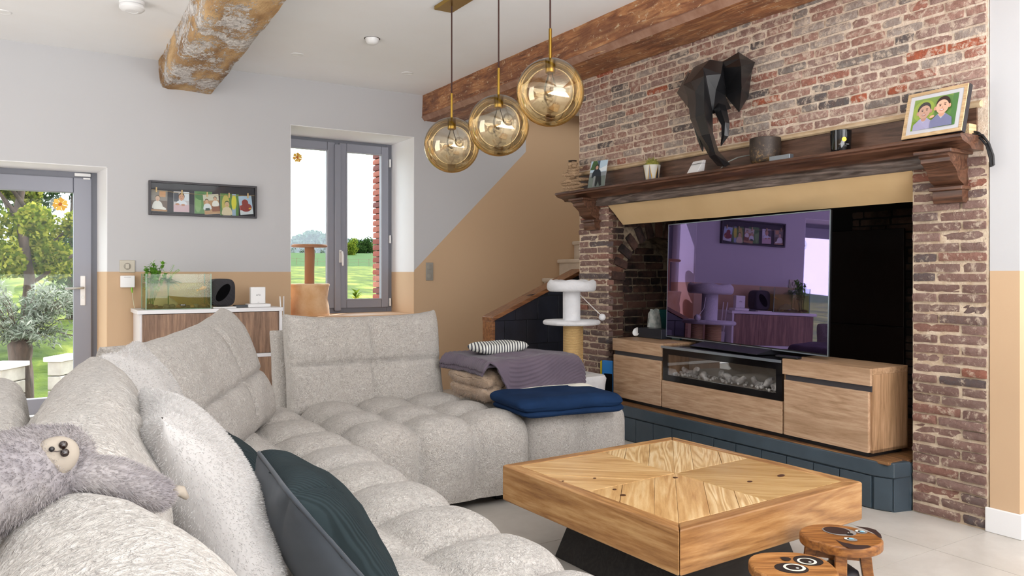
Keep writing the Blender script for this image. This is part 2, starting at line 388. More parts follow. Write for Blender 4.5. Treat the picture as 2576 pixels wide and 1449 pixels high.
# ---------------------------------------------------------------- ceiling beams
t = NT('flaking_beam'); co = t.coord((1, .55, 1), kind='World')
big = t.noise(co, 4.2, 6, .62, .5); chips = t.noise(t.coord((1.6, .8, 1.6), (0, 0, .5), 'World'), 30, 8, .78, 1.4)
wd = t.ramp(t.noise(t.coord((1, .3, 1), kind='World'), 5, 4, .6), [(.32, '7c5c40'), (.47, 'b08c62'), (.62, 'd6b486')])
wash = t.ramp(t.noise(co, 30, 5, .7), [(.3, '8a8380'), (.45, 'c0bab5'), (.62, 'e4e0dc')])
f = t.math('ADD', t.math('MULTIPLY', big, .75), t.math('MULTIPLY', chips, .6))
msk = t.ramp(f, [(.668, 0.0), (.685, 1.0)])
cc = t.mix(msk, wd, wash); t.bump(t.math('ADD', t.math('MULTIPLY', msk, .5), t.noise(co, 45, 4, .7)), .7, .012)
BEAM1 = t.col(cc, .8, 0, .2)
t = NT('brown_beam'); co = t.coord((1, .5, 1), kind='World')
gr = t.noise(t.coord((3, .35, 3), kind='World'), 9, 6, .65, 1.0)
wd = t.ramp(gr, [(.30, '5c3926'), (.45, '935f3e'), (.56, 'b07a50'), (.72, 'cda070')])
wd = t.mix(t.ramp(t.noise(co, 7, 5, .65), [(.45, 0.0), (.62, .65)]), wd, lin('6b4230'))
fl_ = t.noise(t.coord((1.2, .7, 1.2), (0, 0, .4), 'World'), 24, 6, .72, .8)
wd = t.mix(t.ramp(fl_, [(.59, 0.0), (.62, .7)]), wd, lin('d8c4a4'))
t.bump(t.math('ADD', gr, t.math('MULTIPLY', fl_, .5)), .5, .012); BEAM2 = t.col(wd, .5, 0, .4)
def beam(name, pts, mat, label, amp, nseg=60):
    """pts(t) returns the four corners of the section at t"""
    m = MB(); sub = 7
    def fn(i, j):
        q = pts(i); k = j * 4; e = min(int(k), 3); u = k - e; a, b = q[e], q[(e + 1) % 4]
        p = a.lerp(b, u); d = noise.noise_vector(p * 5) * amp + noise.noise_vector(p * 19) * amp * .4
        cr = min(u, 1 - u); ctr = (q[0] + q[1] + q[2] + q[3]) / 4
        return p + V((d.x, 0, d.z)) + (ctr - p) * (.06 * max(0, 1 - cr * 9))
    m.grid(fn, nseg, 4 * sub); o = m.build(name, mat, smooth=60, weld=1e-4); tag(o, label, None, kind='structure'); return o
def pb1(t_):
    y = 6.7 - t_ * 8.2; xl = .895 - (6.65 - y) * .022; xr = 1.30 - (6.65 - y) * .042
    return [V((xl, y, 2.85)), V((xl + .01, y, 2.575)), V((xr, y, 2.565)), V((xr, y, 2.85))]
beam('beam_1', pb1, BEAM1, 'rough ceiling beam with flaking whitewash over bare wood', .010, 90)
def pb2(t_):
    y = 6.7 - t_ * 9.5
    return [V((3.18, y, 2.85)), V((3.175, y, 2.552)), V((3.56, y, 2.552)), V((3.56, y, 2.85))]
b2 = beam('beam_2', pb2, BEAM2, 'long reddish brown oak beam above the brick chimney', .006, 110)
chm = MB(); chm.prism([(3.165, 6.65, 2.585), (3.195, 6.65, 2.548), (3.205, 6.65, 2.552), (3.18, 6.65, 2.60)], (0, -9, 0))
chm.build('chamfer_edge', plain('bare_edge', '8a6450', .6, c2='a07c68', vs=14), b2)

# ---------------------------------------------------------------- ceiling fittings
def downlight(px, py, label):
    p = onZ(px, py, 2.787); th = thing('downlight', label, 'light', (p.x, p.y, 2.79), group='recessed ceiling spots')
    MB().lathe([(.036, -.001), (.040, -.005), (.047, -.005), (.05, 0)], n=28).build('trim_ring', WPLASTIC, th, local=True, smooth=60)
    MB().lathe([(.001, -.0025), (.037, -.0025), (.037, .0)], n=24).build('lens', plain('frosted_lens', 'f2f2f0', .5), th, local=True)
downlight(8, 31, 'flush white ceiling spot left of the smoke detector')
downlight(748, 138, 'flush white ceiling spot just right of the flaking beam')
downlight(1025, 185, 'flush white ceiling spot near the small window corner and brown beam')
p = onZ(332, 6, 2.785); sd = thing('smoke_detector', 'round white smoke detector on the ceiling left of the flaking beam', 'detector', (p.x, p.y, 2.79))
MB().lathe([(.072, 0), (.072, -.018), (.066, -.022), (.001, -.022)][::-1], n=36).build('mount', WPLASTIC, sd, local=True, smooth=40)
MB().lathe([(.068, -.024), (.073, -.03), (.073, -.045), (.06, -.058), (.036, -.062), (.034, -.06), (.001, -.061)][::-1], n=36).build('body', WPLASTIC, sd, local=True, smooth=40)
p = onZ(936, 99, 2.785); sp_ = thing('ceiling_sensor', 'small off-white motion sensor with exposed cutout on the ceiling', 'sensor', (p.x, p.y, 2.79))
MB().lathe([(.05, 0), (.048, -.01), (.04, -.03), (.028, -.04), (.001, -.042)][::-1], n=24).build('body', WPLASTIC, sp_, local=True, smooth=40)
MB().lathe([(.001, -.001), (.056, -.001), (.058, 0)], n=20).build('cutout', plain('dark_cutout', '5a544c', .9), sp_, local=True)

# ---------------------------------------------------------------- pendant light: one brass ceiling plate, three amber globes
BRASS = plain('brass', 'b08d3e', .28, 1.0); CORD = plain('brown_cord', '3a1c16', .7)
t = NT('amber_glass'); sp2 = t.n('SeparateXYZ'); t.l(t.n('TexCoord').outputs['Object'], sp2.inputs[0])
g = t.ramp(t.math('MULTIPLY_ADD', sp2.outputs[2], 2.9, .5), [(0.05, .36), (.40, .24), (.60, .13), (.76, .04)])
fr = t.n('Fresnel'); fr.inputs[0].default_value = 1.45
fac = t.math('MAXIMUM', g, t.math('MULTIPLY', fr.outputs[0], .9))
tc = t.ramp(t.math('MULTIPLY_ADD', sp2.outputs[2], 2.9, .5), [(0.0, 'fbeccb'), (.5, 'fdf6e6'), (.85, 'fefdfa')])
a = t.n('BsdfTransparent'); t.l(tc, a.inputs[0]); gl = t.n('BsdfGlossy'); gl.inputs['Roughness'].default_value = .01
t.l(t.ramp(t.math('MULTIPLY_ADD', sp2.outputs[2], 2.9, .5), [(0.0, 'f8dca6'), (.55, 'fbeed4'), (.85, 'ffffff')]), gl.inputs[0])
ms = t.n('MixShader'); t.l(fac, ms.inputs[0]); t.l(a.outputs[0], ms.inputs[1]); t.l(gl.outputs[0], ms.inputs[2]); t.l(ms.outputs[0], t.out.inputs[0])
AMBER = t.mat
pd = thing('pendant_light', 'three amber glass globe pendants hanging from one brass ceiling bar', 'lamp', (2.235, 3.8, 2.79))
bx(2.172, 2.298, 2.95, 4.38, 2.766, 2.79).build('ceiling_bar', BRASS, pd, bevel=.003)
for px, py in ((1123, 364), (1247, 315), (1373, 231)):
    rp = {364: 69.5, 315: 77, 231: 85.5}[py]
    c = ray(px, py) * (FPX * .17 / rp) + V((0, 0, CAM_H)); c.x = 2.236
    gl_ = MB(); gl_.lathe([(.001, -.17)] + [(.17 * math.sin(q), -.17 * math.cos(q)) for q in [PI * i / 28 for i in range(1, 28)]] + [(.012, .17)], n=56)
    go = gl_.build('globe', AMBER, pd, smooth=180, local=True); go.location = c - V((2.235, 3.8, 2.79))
    MB().tube([(c.x, c.y, c.z + .30), (c.x, c.y, 2.77)], .0045, 8).build('cord', CORD, pd, smooth=60)
    MB().tube([(c.x, c.y, c.z + .145), (c.x, c.y, c.z + .32)], .008, 12).build('rod', BRASS, pd, smooth=40)
    MB().lathe([(.03, .165), (.026, .16), (.026, .10), (.022, .096)], c, 20).build('socket', BRASS, pd, smooth=40)
    MB().lathe([(.012, .10), (.014, .08), (.024, .055), (.032, .03), (.033, .012), (.026, -.012), (.001, -.024)][::-1], c, 20).build('bulb', thin_glass('bulb_glass', (.97, .93, .85, 1), 1.5), pd, smooth=180)
# ================================================================ brick chimney
XF = 3.53
UP = [(0, 'b49488'), (.18, 'aa8578'), (.34, 'a3887f'), (.47, 'ac7666'), (.52, 'ada097'), (.62, '8c847e'), (.68, '686362'), (.74, 'aa8274'), (.86, 'a08177'), (.98, 'b2644a')]
DN = [(0, '8c7067'), (.18, '7f665f'), (.34, '8f756d'), (.48, '926c60'), (.6, '74635f'), (.72, '877068'), (.86, '635a5a'), (.95, '966454')]
BR_UP = brick_mat('chimney_brick', UP, 'dcc9b6', .50); BR_DN = brick_mat('pier_brick', DN, 'd2c0ac', .40)
BR_IN = brick_mat('sooty_brick', [(0, '5d443c'), (.3, '4c3833'), (.6, '6b4c40'), (.8, '342c2c')], '8a7a68', .12, dark=('1c1817', .9))
BR_BK = brick_mat('firebox_brick', [(0, '54453c'), (.4, '403834'), (.7, '5f4e44')], '6a6056', .1, dark=('1a1716', .7))
MO_UP = mortar_mat('mortar_upper', 'd4bea8', 'e6d6c4'); MO_DN = mortar_mat('mortar_pier', 'bfa88e', 'dccbb4'); MO_IN = mortar_mat('mortar_sooty', '4d4037', '8c7c68')
def courses(parent, meshes, y0, y1, z0, z1, ch, plane, rz, r, pattern, D=.06, pr=0.0, skip=None):
    """bricks on a wall; plane(a, z) gives the brick's centre; a runs along the wall"""
    z = z0 + ch / 2; k = 0; n = 0
    while z < z1 - ch * .3:
        a = y0; first = True
        while a < y1 - .02:
            L = pattern(k, first, y1 - a, r); first = False
            if y1 - a - L < .05: L = y1 - a
            zz = z + r.uniform(-.0025, .0025)
            if not (skip and skip(a + L / 2, zz)):
                lay(parent, meshes, plane(a + L / 2, zz, r.uniform(-.004, .004) + pr), L - r.uniform(.009, .015), D, ch - r.uniform(.008, .0125), rz, r); n += 1
            a += L
        z += ch; k += 1
    return n
def pat_wall(k, first, left, r):
    if first: return (.10, .19, .14, .21)[k % 4] * r.uniform(.9, 1.1)
    return r.choice((.185, .195, .19, .20, .1, .105, .21))
def pat_pier(k, first, left, r):
    if first: return (.112, .215)[k % 2] * r.uniform(.93, 1.07)
    return left if left < .26 else .2
cb = MB(); cb.box(XF + .008, 4.75, 1.756, 4.686, 1.60, 2.80)
chim = cb.build('wall_chimney', MO_UP); tag(chim, 'whitewashed brick chimney breast above the dark wooden mantel', kind='structure')
bm_up = brick_meshes(BR_UP, 10, 21); bm_dn = brick_meshes(BR_DN, 10, 22, .055); bm_in = brick_meshes(BR_IN, 6, 23); bm_dk = brick_meshes(brick_mat('smoked_brick', [(0, '5f4238'), (.3, '6e4a3c'), (.6, '4a3630'), (.85, '2e2626')], '9c8468', .3, dark=('2a201c', .6)), 6, 27); bm_bk = brick_meshes(BR_BK, 6, 24)
rr = random.Random(5)
n1 = courses(chim, bm_up, 1.758, 4.684, 1.876, 2.60, .0470, lambda a, z, d: (XF + .03 + d, a, z), -PI / 2, rr, pat_wall)
pr_ = bx(XF + .010, 3.86, 1.758, 2.095, 0, 1.66).build('wall_pier_right', MO_DN); tag(pr_, 'right brick pier of the fireplace with thick cream mortar', kind='structure')
courses(pr_, bm_dn, 1.757, 2.097, .004, 1.66, .0465, lambda a, z, d: (XF + .03 + d * 2, a, z), -PI / 2, rr, lambda k, f, l, r: pat_pier(k, f, l, r))
pl_ = MB(); pl_.box(XF + .010, 3.555, 4.362, 4.686, 0, 1.66); pl_ = pl_.build('wall_pier_left', MO_DN); tag(pl_, 'left brick pier of the fireplace beside the white cat tree', kind='structure')
courses(pl_, bm_dn, 4.350, 4.687, .004, 1.66, .0465, lambda a, z, d: (XF + .03 + d * 2, a, z), -PI / 2, rr, lambda k, f, l, r: pat_pier(k + 1, f, l, r))
# inner side wall of the left pier with its arched niche
AX, AZ, AR = 4.03, 1.05, .34
m = MB()
m.box(3.555, AX - AR, 4.366, 4.60, 0, 1.66); m.box(AX + AR, 4.75, 4.362, 4.60, 0, 1.66)
arc = [(AX + AR * math.cos(q), AZ + AR * math.sin(q)) for q in [PI - PI * i / 16 for i in range(17)]]
for (xa, za), (xb, zb) in zip(arc, arc[1:]): m.hexa([(xa, 4.362, za), (xb, 4.362, zb), (xb, 4.60, zb), (xa, 4.60, za), (xa, 4.362, 1.66), (xb, 4.362, 1.66), (xb, 4.60, 1.66), (xa, 4.60, 1.66)])
m.box(3.6, 4.75, 4.60, 4.66, 0, 1.66)
side = m.build('wall_firebox_side', MO_IN); tag(side, 'sooty inner side of the fireplace with an arched brick niche', kind='structure')
inn = lambda x, z: (x > AX - AR - .03 and z < AZ) or math.hypot(x - AX, z - AZ) < AR + .13 and z > AZ - .02
courses(side, bm_dk, 3.548, 3.70, .24, 1.64, .0465, lambda a, z, d: (a, 4.362 + .025 + d, z), 0, rr, lambda k, f, l, r: (.09, .14)[k % 2], .06)
courses(side, bm_in, 3.70, 4.47, .24, 1.64, .0482, lambda a, z, d: (a, 4.362 + .025 + d, z), 0, rr, pat_pier, .06, 0, inn)
for k in range(13):
    q = PI - PI * (k + .5) / 13
    o = lay(side, bm_in, (AX + (AR + .055) * math.cos(q), 4.375, AZ + (AR + .055) * math.sin(q)), .12, .07, .058, 0, rr); o.rotation_euler = (0, -q, 0)
courses(side, bm_in, AX - AR + .005, AX + AR - .005, .24, 1.36, .06, lambda a, z, d: (a, 4.60 + .015 + d, z), 0, rr, pat_wall, .05, 0, lambda x, z: z > AZ and math.hypot(x - AX, z - AZ) > AR - .03)
# back of the firebox with the steel plate
bk = MB(); bk.box(4.55, 4.75, 1.8, 4.66, 0, 1.9); bk.box(3.86, 4.75, 1.9, 2.095, 0, 1.66); bk.box(3.70, 4.75, 1.95, 4.6, 1.58, 1.62)
bk = bk.build('wall_firebox_back', plain('soot', '1a1614', .95)); tag(bk, kind='structure')
courses(bk, bm_bk, 2.12, 3.1, .26, 1.55, .0482, lambda a, z, d: (4.55 + .02 + d, a, z), -PI / 2, rr, pat_wall, .06, 0, lambda y, z: y > 2.80 and z < 1.34)
PLATE = plain('black_steel_plate', '261a16', .42, .1)
fp = thing('fireback_plate', 'tall black steel plate against the back of the fireplace right of the television', 'panel', (4.53, 3.2, .24))
bx(4.508, 4.529, 2.725, 3.75, .792, 1.39).build('upper_plate', PLATE, fp, bevel=.003); bx(4.508, 4.529, 2.725, 3.75, .24, .788).build('lower_plate', PLATE, fp, bevel=.003)

# ---------------------------------------------------------------- mantel
DKW = wood('mantel_wood', ('33211a', '553829', '72503e'), 1, 1.0, .30, .1, False, .5)
DKW2 = wood('mantel_rough', ('3a302c', '5f524b', '8c7c74'), 1, .8, .34, 1.0, False, .5)
mt = thing('mantelpiece', 'dark carved wooden mantel shelf on two scroll corbels across the fireplace', 'mantel', (3.45, 3.2, 1.66))
sh = [(3.57, 1.714), (3.358, 1.714), (3.350, 1.708), (3.350, 1.698), (3.362, 1.692), (3.366, 1.684), (3.385, 1.678), (3.41, 1.672), (3.43, 1.664), (3.44, 1.652), (3.57, 1.652)]
MB().prism([(x, 1.775, z) for x, z in sh], (0, 2.965, 0)).build('shelf', DKW, mt, smooth=30)
m = MB(); m.grid(lambda u, v: V((3.492 + .012 * noise.noise(V((u * 30, v * 3, 0))) + .02 * v * 0, 4.43 - u * 2.43, 1.652 - v * (.052 + .010 * noise.noise(V((u * 9, 1, 0)))))), 90, 6)
m.box(3.51, 3.57, 2.0, 4.43, 1.60, 1.652)
m.build('frieze', DKW2, mt, smooth=180)
bx(3.528, 3.545, 1.80, 4.68, 1.714, 1.845).build('back_board', wood('mantel_board', ('3a2820', '62483a', '7e5f4e'), 1, .8, .35, .15, False, .5), mt)
m = MB(); m.prism([(3.57, 1.78, 1.843), (3.520, 1.78, 1.843), (3.512, 1.78, 1.850), (3.512, 1.78, 1.860), (3.526, 1.78, 1.872), (3.57, 1.78, 1.878)], (0, 2.91, 0))
m.build('painted_moulding', plain('cream_moulding', 'cdb594', .7, c2='b49a78', vs=10, bump=.3, bs=40), mt, smooth=30)
cor = [(3.56, 1.655), (3.375, 1.655), (3.372, 1.630), (3.388, 1.622), (3.390, 1.606), (3.40, 1.60)]
cor += [(3.402 + .095 * t_ + .012 * math.sin(t_ * PI * 2), 1.60 - .088 * t_ ** .8) for t_ in [i / 8 for i in range(9)]]
cor += [(3.50, 1.505), (3.474, 1.503), (3.470, 1.494), (3.474, 1.486), (3.486, 1.484), (3.486, 1.445), (3.494, 1.432), (3.56, 1.428)]
for yc in (1.905, 4.50): MB().prism([(x, yc - .065, z) for x, z in cor], (0, .13, 0)).build('corbel', DKW, mt, smooth=35, bevel=.0)
for yc in (1.905, 4.50):
    bx(3.36, 3.56, yc - .085, yc + .085, 1.64, 1.657).build('corbel_cap', DKW, mt, bevel=.004); bx(3.466, 3.56, yc - .075, yc + .075, 1.486, 1.504).build('corbel_band', DKW, mt, bevel=.004)
HOOD = plain('tan_hood_paint', 'e0c294', .6, c2='d8b98a', vs=3, bump=.12, bs=14, bd=.01)
m = MB(); m.grid(lambda u, v: V((3.525 + .15 * v + .004 * noise.noise(V((u * 6, v * 3, 2))), 4.345 - u * (4.345 - 2.098) - .02 * v * (1 - 2 * u) * 0, 1.612 - v * .145 + .003 * noise.noise(V((u * 14, 0, 5))))), 60, 8)
m.grid(lambda u, v: V((3.675 + .02 * v, 4.345 - u * (4.345 - 2.098), 1.467 + v * .13)), 2, 2)
ho = m.build('wall_hood', HOOD, smooth=40); tag(ho, 'tan painted sloping hood under the mantel', kind='structure')

# ---------------------------------------------------------------- hearth
SLATE = plain('slate_blue_paint', '3d4a54', .36, c2='37434c', vs=9, bump=.12, bs=30)
he = thing('hearth', 'raised hearth with slate blue painted front and wooden plank top', 'hearth', (3.6, 3.2, 0), kind='structure')
fr_ = [(3.53, 2.10), (3.435, 2.125), (3.405, 2.20), (3.402, 4.34), (3.53, 4.36)]
m = MB(); m.prism([(x + .006, y, 0) for x, y in fr_] + [(4.55, 4.36, 0), (4.55, 2.10, 0)], (0, 0, .222)); m.build('core', SLATE, he)
sl_ = MB()
lip = [(3.53, 2.097), (3.428, 2.118), (3.396, 2.196), (3.393, 4.345), (3.53, 4.36)]
sl_.prism([(x, y, .160) for x, y in lip], (0, 0, .072)); sl_.build('edge_slab', SLATE, he, bevel=.006)
y = 2.215
while y < 4.3:
    wd_ = rr.choice((.15, .165, .18, .2, .17)); y2 = min(y + wd_, 4.33)
    bx(3.397 + rr.uniform(0, .003), 3.43, y + .002, y2 - .002, .004, .157 - rr.uniform(0, .006)).build('hearth_tile', SLATE, he, bevel=.003); y = y2
MB().prism([(3.428, 2.13, .004), (3.40, 2.203, .004), (3.42, 2.21, .004), (3.45, 2.14, .004)], (0, 0, .152)).build('hearth_tile', SLATE, he, bevel=.003)
MB().prism([(3.435, 2.124, .004), (3.525, 2.102, .004), (3.525, 2.13, .004), (3.45, 2.14, .004)], (0, 0, .152)).build('hearth_tile', SLATE, he, bevel=.003)
PLK = wood('hearth_plank', ('4a3120', '7a5636', '9c744a'), 1, 1.2, .5, .3)
x = 3.40
k = 0
while x < 4.5:
    ys = [2.13 if x < 3.5 else 2.11, 2.9 + .35 * (k % 2), 3.6 + .2 * (k % 3), 4.35]
    for a, b in zip(ys, ys[1:]): bx(x + .001, x + .118, a + .001, b - .001, .222, .237).build('plank', PLK, he, bevel=.002)
    x += .12; k += 1

# ---------------------------------------------------------------- oak media unit with electric fire
OAK = wood('oak_veneer', ('967657', 'b8977a', 'ccb092'), 0, 1.1, .42, .06, True, .4, 7, .35)
OAKS = wood('oak_veneer_side', ('8e6e50', 'b08e6e', 'c2a182'), 0, 1.1, .42, .06, True)
OAKZ = wood('oak_veneer_end', ('84664a', 'a68362', 'ba9676'), 2, 1.1, .42, .06, True)
ANTH = plain('anthracite_groove', '3c3b40', .4); BLK = plain('black_gloss', '0b0b0e', .12)
SILV = plain('aluminium_trim', '9aa3ad', .3, .8)
LW = 2.015
st = thing('media_unit', 'long oak television unit with an electric fire standing on the hearth', 'tv unit', (3.402, 2.222, .238), math.atan2(2.03, .085))
bx(.02, LW - .02, -.27, -.02, 0, .02).build('plinth', BLACKPL, st, local=True)
for a, b in ((0, .525), (1.495, LW)):
    m = MB(); m.box(a, a + .018, -.29, -.02, .02, .395); m.box(b - .018, b, -.29, -.02, .02, .395); m.box(a, b, -.29, -.28, .02, .395); m.box(a, b, -.28, -.02, .02, .035)
    m.build('carcass', OAKZ, st, local=True, bevel=.001)
    bx(a, b, -.29, -.0185, .395, .425).build('top', OAKS, st, local=True, bevel=.0015)
    bx(a + .001, b - .001, -.018, 0, .342, .425).build('drawer', OAK, st, local=True, bevel=.0015)
    bx(a + .004, b - .012, -.034, -.014, .313, .342).build('handle_groove', ANTH, st, local=True)
    bx(a + .012, b - .012, -.018, 0, .022, .313).build('door', OAK, st, local=True, bevel=.0015)
m = MB(); m.box(.527, 1.493, -.29, -.02, .02, .20); m.box(.527, 1.493, -.29, -.275, .20, .40); m.box(.527, .545, -.275, -.02, .2, .4); m.box(1.475, 1.493, -.275, -.02, .2, .4)
m.build('centre_carcass', OAKZ, st, local=True)
bx(.528, 1.492, -.018, 0, .022, .193).build('flap', OAK, st, local=True, bevel=.0015)
bx(.527, 1.493, -.285, .004, .402, .414).build('glass_top', BLK, st, local=True, bevel=.001)
bx(.527, 1.493, .0042, .008, .400, .415).build('front_trim', SILV, st, local=True)
fire = rect_ring(.53, 1.49, .196, .398, .042, .036, 0, 1)
fire.v = [(x, -.020 + y * .014, z) for x, y, z in fire.v]
fi = fire.build('fire_surround', BLK, st, local=True)
bx(.57, 1.45, -.0085, -.0065, .231, .363).build('fire_glass', thin_glass('smoked_glass', (.96, .95, .94, 1), .4), fi, local=True)
m = MB(); m.box(.57, 1.45, -.20, -.19, .23, .365); m.box(.57, 1.45, -.19, -.02, .225, .231); m.build('fire_back', plain('fire_back_grey', '8a847c', .6), fi, local=True)
LOG = plain('resin_log', 'e6e7e8', .4, c2='8c8c8e', vs=30, bump=.8, bs=70)
xx = .62
for k in range(9):
    L = rr.uniform(.07, .12); an = rr.uniform(-.6, .6); yc = -.07 - .03 * (k % 3); zc = .25 + .012 * (k % 2)
    m = MB(); pts = [(xx + (i / 5 - .5) * L * math.cos(an), yc + (i / 5 - .5) * L * math.sin(an), zc + .012 * math.sin(i + k) + (i / 5 - .5) * .03 * (-1) ** k) for i in range(6)]
    m.tube(pts, [.012, .019, .021, .020, .018, .013], 9); m.v = [tuple(V(q) + noise.noise_vector(V(q) * 40) * .006) for q in m.v]
    m.build('ember_log', LOG, fi, smooth=60, local=True); xx += .095
m = MB()
for k in range(130): m.ball((rr.uniform(.58, 1.44), rr.uniform(-.16, -.03), .236 + rr.uniform(0, .01)), rr.uniform(.005, .011), 6, 4)
tag(m.build('crystal_embers', LOG, fi, smooth=180, local=True), kind='stuff')

# ---------------------------------------------------------------- television
t = NT('screen'); a = t.n('BsdfDiffuse'); a.inputs[0].default_value = (.006, .004, .010, 1)
g1 = t.n('BsdfGlossy'); g1.inputs['Roughness'].default_value = .012; g1.inputs[0].default_value = (.40, .30, .62, 1)
ms = t.n('MixShader'); ms.inputs[0].default_value = .50; t.l(a.outputs[0], ms.inputs[1]); t.l(g1.outputs[0], ms.inputs[2]); t.l(ms.outputs[0], t.out.inputs[0])
SCREEN = t.mat
XT = 3.62
tv = thing('television', 'large flat television with purple reflections standing on the media unit', 'tv', (3.545, 2.555, .682), rot=(0, 0, 0))
TVM = Matrix.Translation((3.545, 2.555, .682)) @ Matrix.Rotation(PI / 2 - math.radians(7.4), 4, 'Z') @ Matrix.Rotation(math.radians(1.5), 4, 'X')
tv.matrix_basis = TVM                      # local x runs along the screen, -y is the back, z up
TW_, TH_ = 1.405, .767
bx(0, TW_, -.014, 0, 0, TH_).build('panel', plain('tv_back', '0d0d10', .3), tv, local=True)
bx(.004, TW_ - .004, 0, .0015, .012, TH_ - .004).build('screen', SCREEN, tv, local=True)
m = MB(); m.box(-.002, .003, -.002, .003, 0, TH_); m.box(TW_ - .003, TW_ + .002, -.002, .003, 0, TH_); m.box(0, TW_, -.002, .003, TH_ - .003, TH_ + .002); m.box(0, TW_, -.002, .003, -.001, .005)
m.build('bezel', SILV, tv, local=True)
bx(.2, 1.2, -.05, -.014, .02, .32).build('rear_housing', BLACKPL, tv, bevel=.01, local=True)
m = MB(); m.prism([(.40, .115, -.028), (.40, .115, -.024), (.40, -.005, .004), (.40, -.06, .02), (.40, -.06, -.028)], (.60, 0, 0)); m.build('stand_foot', plain('tv_foot', '26262c', .35, .3), tv, bevel=.002, local=True)
bx(.66, .666, .003, .0036, -.0005, .0045).build('standby_light', plain('red_led', 'd83a3a', .3), tv, local=True)
bx(3.432, 3.475, 2.66, 2.80, .6645, .676).build('remote', BLACKPL, bevel=.004)
tag(bpy.data.objects['remote'], 'slim black remote control lying on the right end of the glass top', 'remote')
bx(3.68, 3.775, 3.95, 4.19, .6645, .732).build('media_box', plain('box_black', '22252c', .3), bevel=.004)
tag(bpy.data.objects['media_box'], 'flat black media box on the left end of the oak unit behind the television', 'media box')

# ---------------------------------------------------------------- things in the fireplace and by the pier
PAPER = plain('white_paper', 'c9c9c4', .7, c2='8c9490', vs=30, bump=.6, bs=22, bd=.01)
m = MB(); m.grid(lambda u, v: V((3.88 + (.10 - .05 * v) * math.cos(u * 2 * PI) + .015 * noise.noise(V((u * 9, v * 5, 0))), 4.24 + (.075 - .05 * v * v) * math.sin(u * 2 * PI), .238 + .60 * v + .02 * math.sin(u * 13) * v)), 36, 14)
tag(m.build('paper_bag', PAPER, smooth=180, weld=1e-5), 'crumpled white paper bag standing in the arched niche', 'bag')
tb = thing('teal_box', 'tall teal carton behind the white paper bag and television edge', 'box', (4.06, 4.25, .238))
bx(4.0, 4.12, 4.20, 4.33, .238, .845).build('carton', plain('teal_card', '0f4a4c', .5), tb, bevel=.004); bx(4.02, 4.09, 4.196, 4.2, .45, .80).build('label_patch', plain('pale_card', '9fb8b2', .6), tb)
m = MB(); m.lathe([(.001, 0), (.042, .0), (.052, .02), (.054, .035), (.048, .037), (.044, .02), (.001, .008)], n=28); o = m.build('white_dish', WPLASTIC, smooth=50)
o.location = (3.70, 4.212, .666); o.rotation_euler = (.15, -1.1, 0); o.location.z = .692; o.scale = (.6, .6, .6)
tag(o, 'white dish tipped on edge at the back left of the oak unit', 'dish')
ty = thing('toy_tablet', 'yellow and blue children\'s tablet case standing between brick pier and oak unit', 'toy', (3.500, 4.305, .238), .30)
bx(.0, .016, -.03, .066, 0, .255).build('yellow_shell', plain('toy_yellow', 'e8cf12', .4), ty, bevel=.008, seg=3, local=True)
bx(-.016, .001, -.052, .040, 0, .262).build('blue_bumper', plain('toy_blue', '2c78bd', .4), ty, bevel=.008, seg=3, local=True)
bx(-.019, -.014, -.05, .018, .03, .17).build('screen', BLK, ty, bevel=.003, local=True)

# ---------------------------------------------------------------- stairs behind the left pier
STONE = plain('stair_stone', 'cdbfae', .6, c2='c2b4a2', vs=8)
sr = thing('staircase', 'pale stone stairs climbing behind the brick pier', 'stairs', (4.6, 5.9, 0), kind='structure')
for k in range(-4, 6):
    x = 4.349 + .194 * k; z = .868 + .195 * k
    m = MB(); m.box(x + .02, x + .23, 5.13, 6.649, z - .195, z - .04); m.build('riser', STONE, sr)
    m = MB(); m.box(x - .012, x + .24, 5.13, 6.649, z - .04, z); m.build('tread', STONE, sr, bevel=.012, seg=3)
TILEB = plain('black_glazed_tile', '23252c', .22, c2='2b2d36', vs=7, bump=.08, bs=12); TGR = plain('dark_grout', '15161a', .8)
CAPW = wood('cap_wood', ('4f2f1c', '7d5335', '9a6c46'), 0, 1.0, .35, .1, False)
hw = thing('stair_half_wall', 'sloping half wall of black tiles with a wooden cap beside the stairs', 'half wall', (3.35, 5.06, 0), kind='structure')
sl = lambda x: .783 + (x - 2.973) * .4295
HX0, HX1, HY0, HY1 = 2.955, 3.80, 5.0, 5.12
MB().prism([(HX0 + .02, HY0 + .008, 0), (HX1, HY0 + .008, 0), (HX1, HY0 + .008, sl(HX1) - .02), (HX0 + .02, HY0 + .008, sl(HX0) - .02)], (0, HY1 - HY0 - .016, 0)).build('core', TGR, hw)
for row in range(0, 6):
    z0 = .02 + row * .185; x = HX0 + .022 - (row % 2) * .10
    while x < HX1:
        a, b = max(x, HX0 + .022), min(x + .195, HX1)
        if b - a > .02:
            za, zb = min(z0 + .182, sl(a) - .022), min(z0 + .182, sl(b) - .022)
            if zb > z0 + .01:
                MB().prism([(a + .0015, HY0, z0), (b - .0015, HY0, z0), (b - .0015, HY0, zb), (a + .0015, HY0, max(za, z0 + .002))], (0, .009, 0)).build('tile', TILEB, hw, bevel=.0015)
        x += .197
MB().prism([(HX0, HY0 - .02, sl(HX0) - .022), (HX1, HY0 - .02, sl(HX1) - .022), (HX1, HY0 - .02, sl(HX1) + .012), (HX0, HY0 - .02, sl(HX0) + .012)], (0, HY1 - HY0 + .04, 0)).build('cap_rail', CAPW, hw, bevel=.004)
MB().prism([(HX0, HY0 - .012, 0), (HX0 + .026, HY0 - .012, 0), (HX0 + .026, HY0 - .012, sl(HX0) - .02), (HX0, HY0 - .012, sl(HX0) - .02)], (0, HY1 - HY0 + .024, 0)).build('end_post', CAPW, hw, bevel=.003)

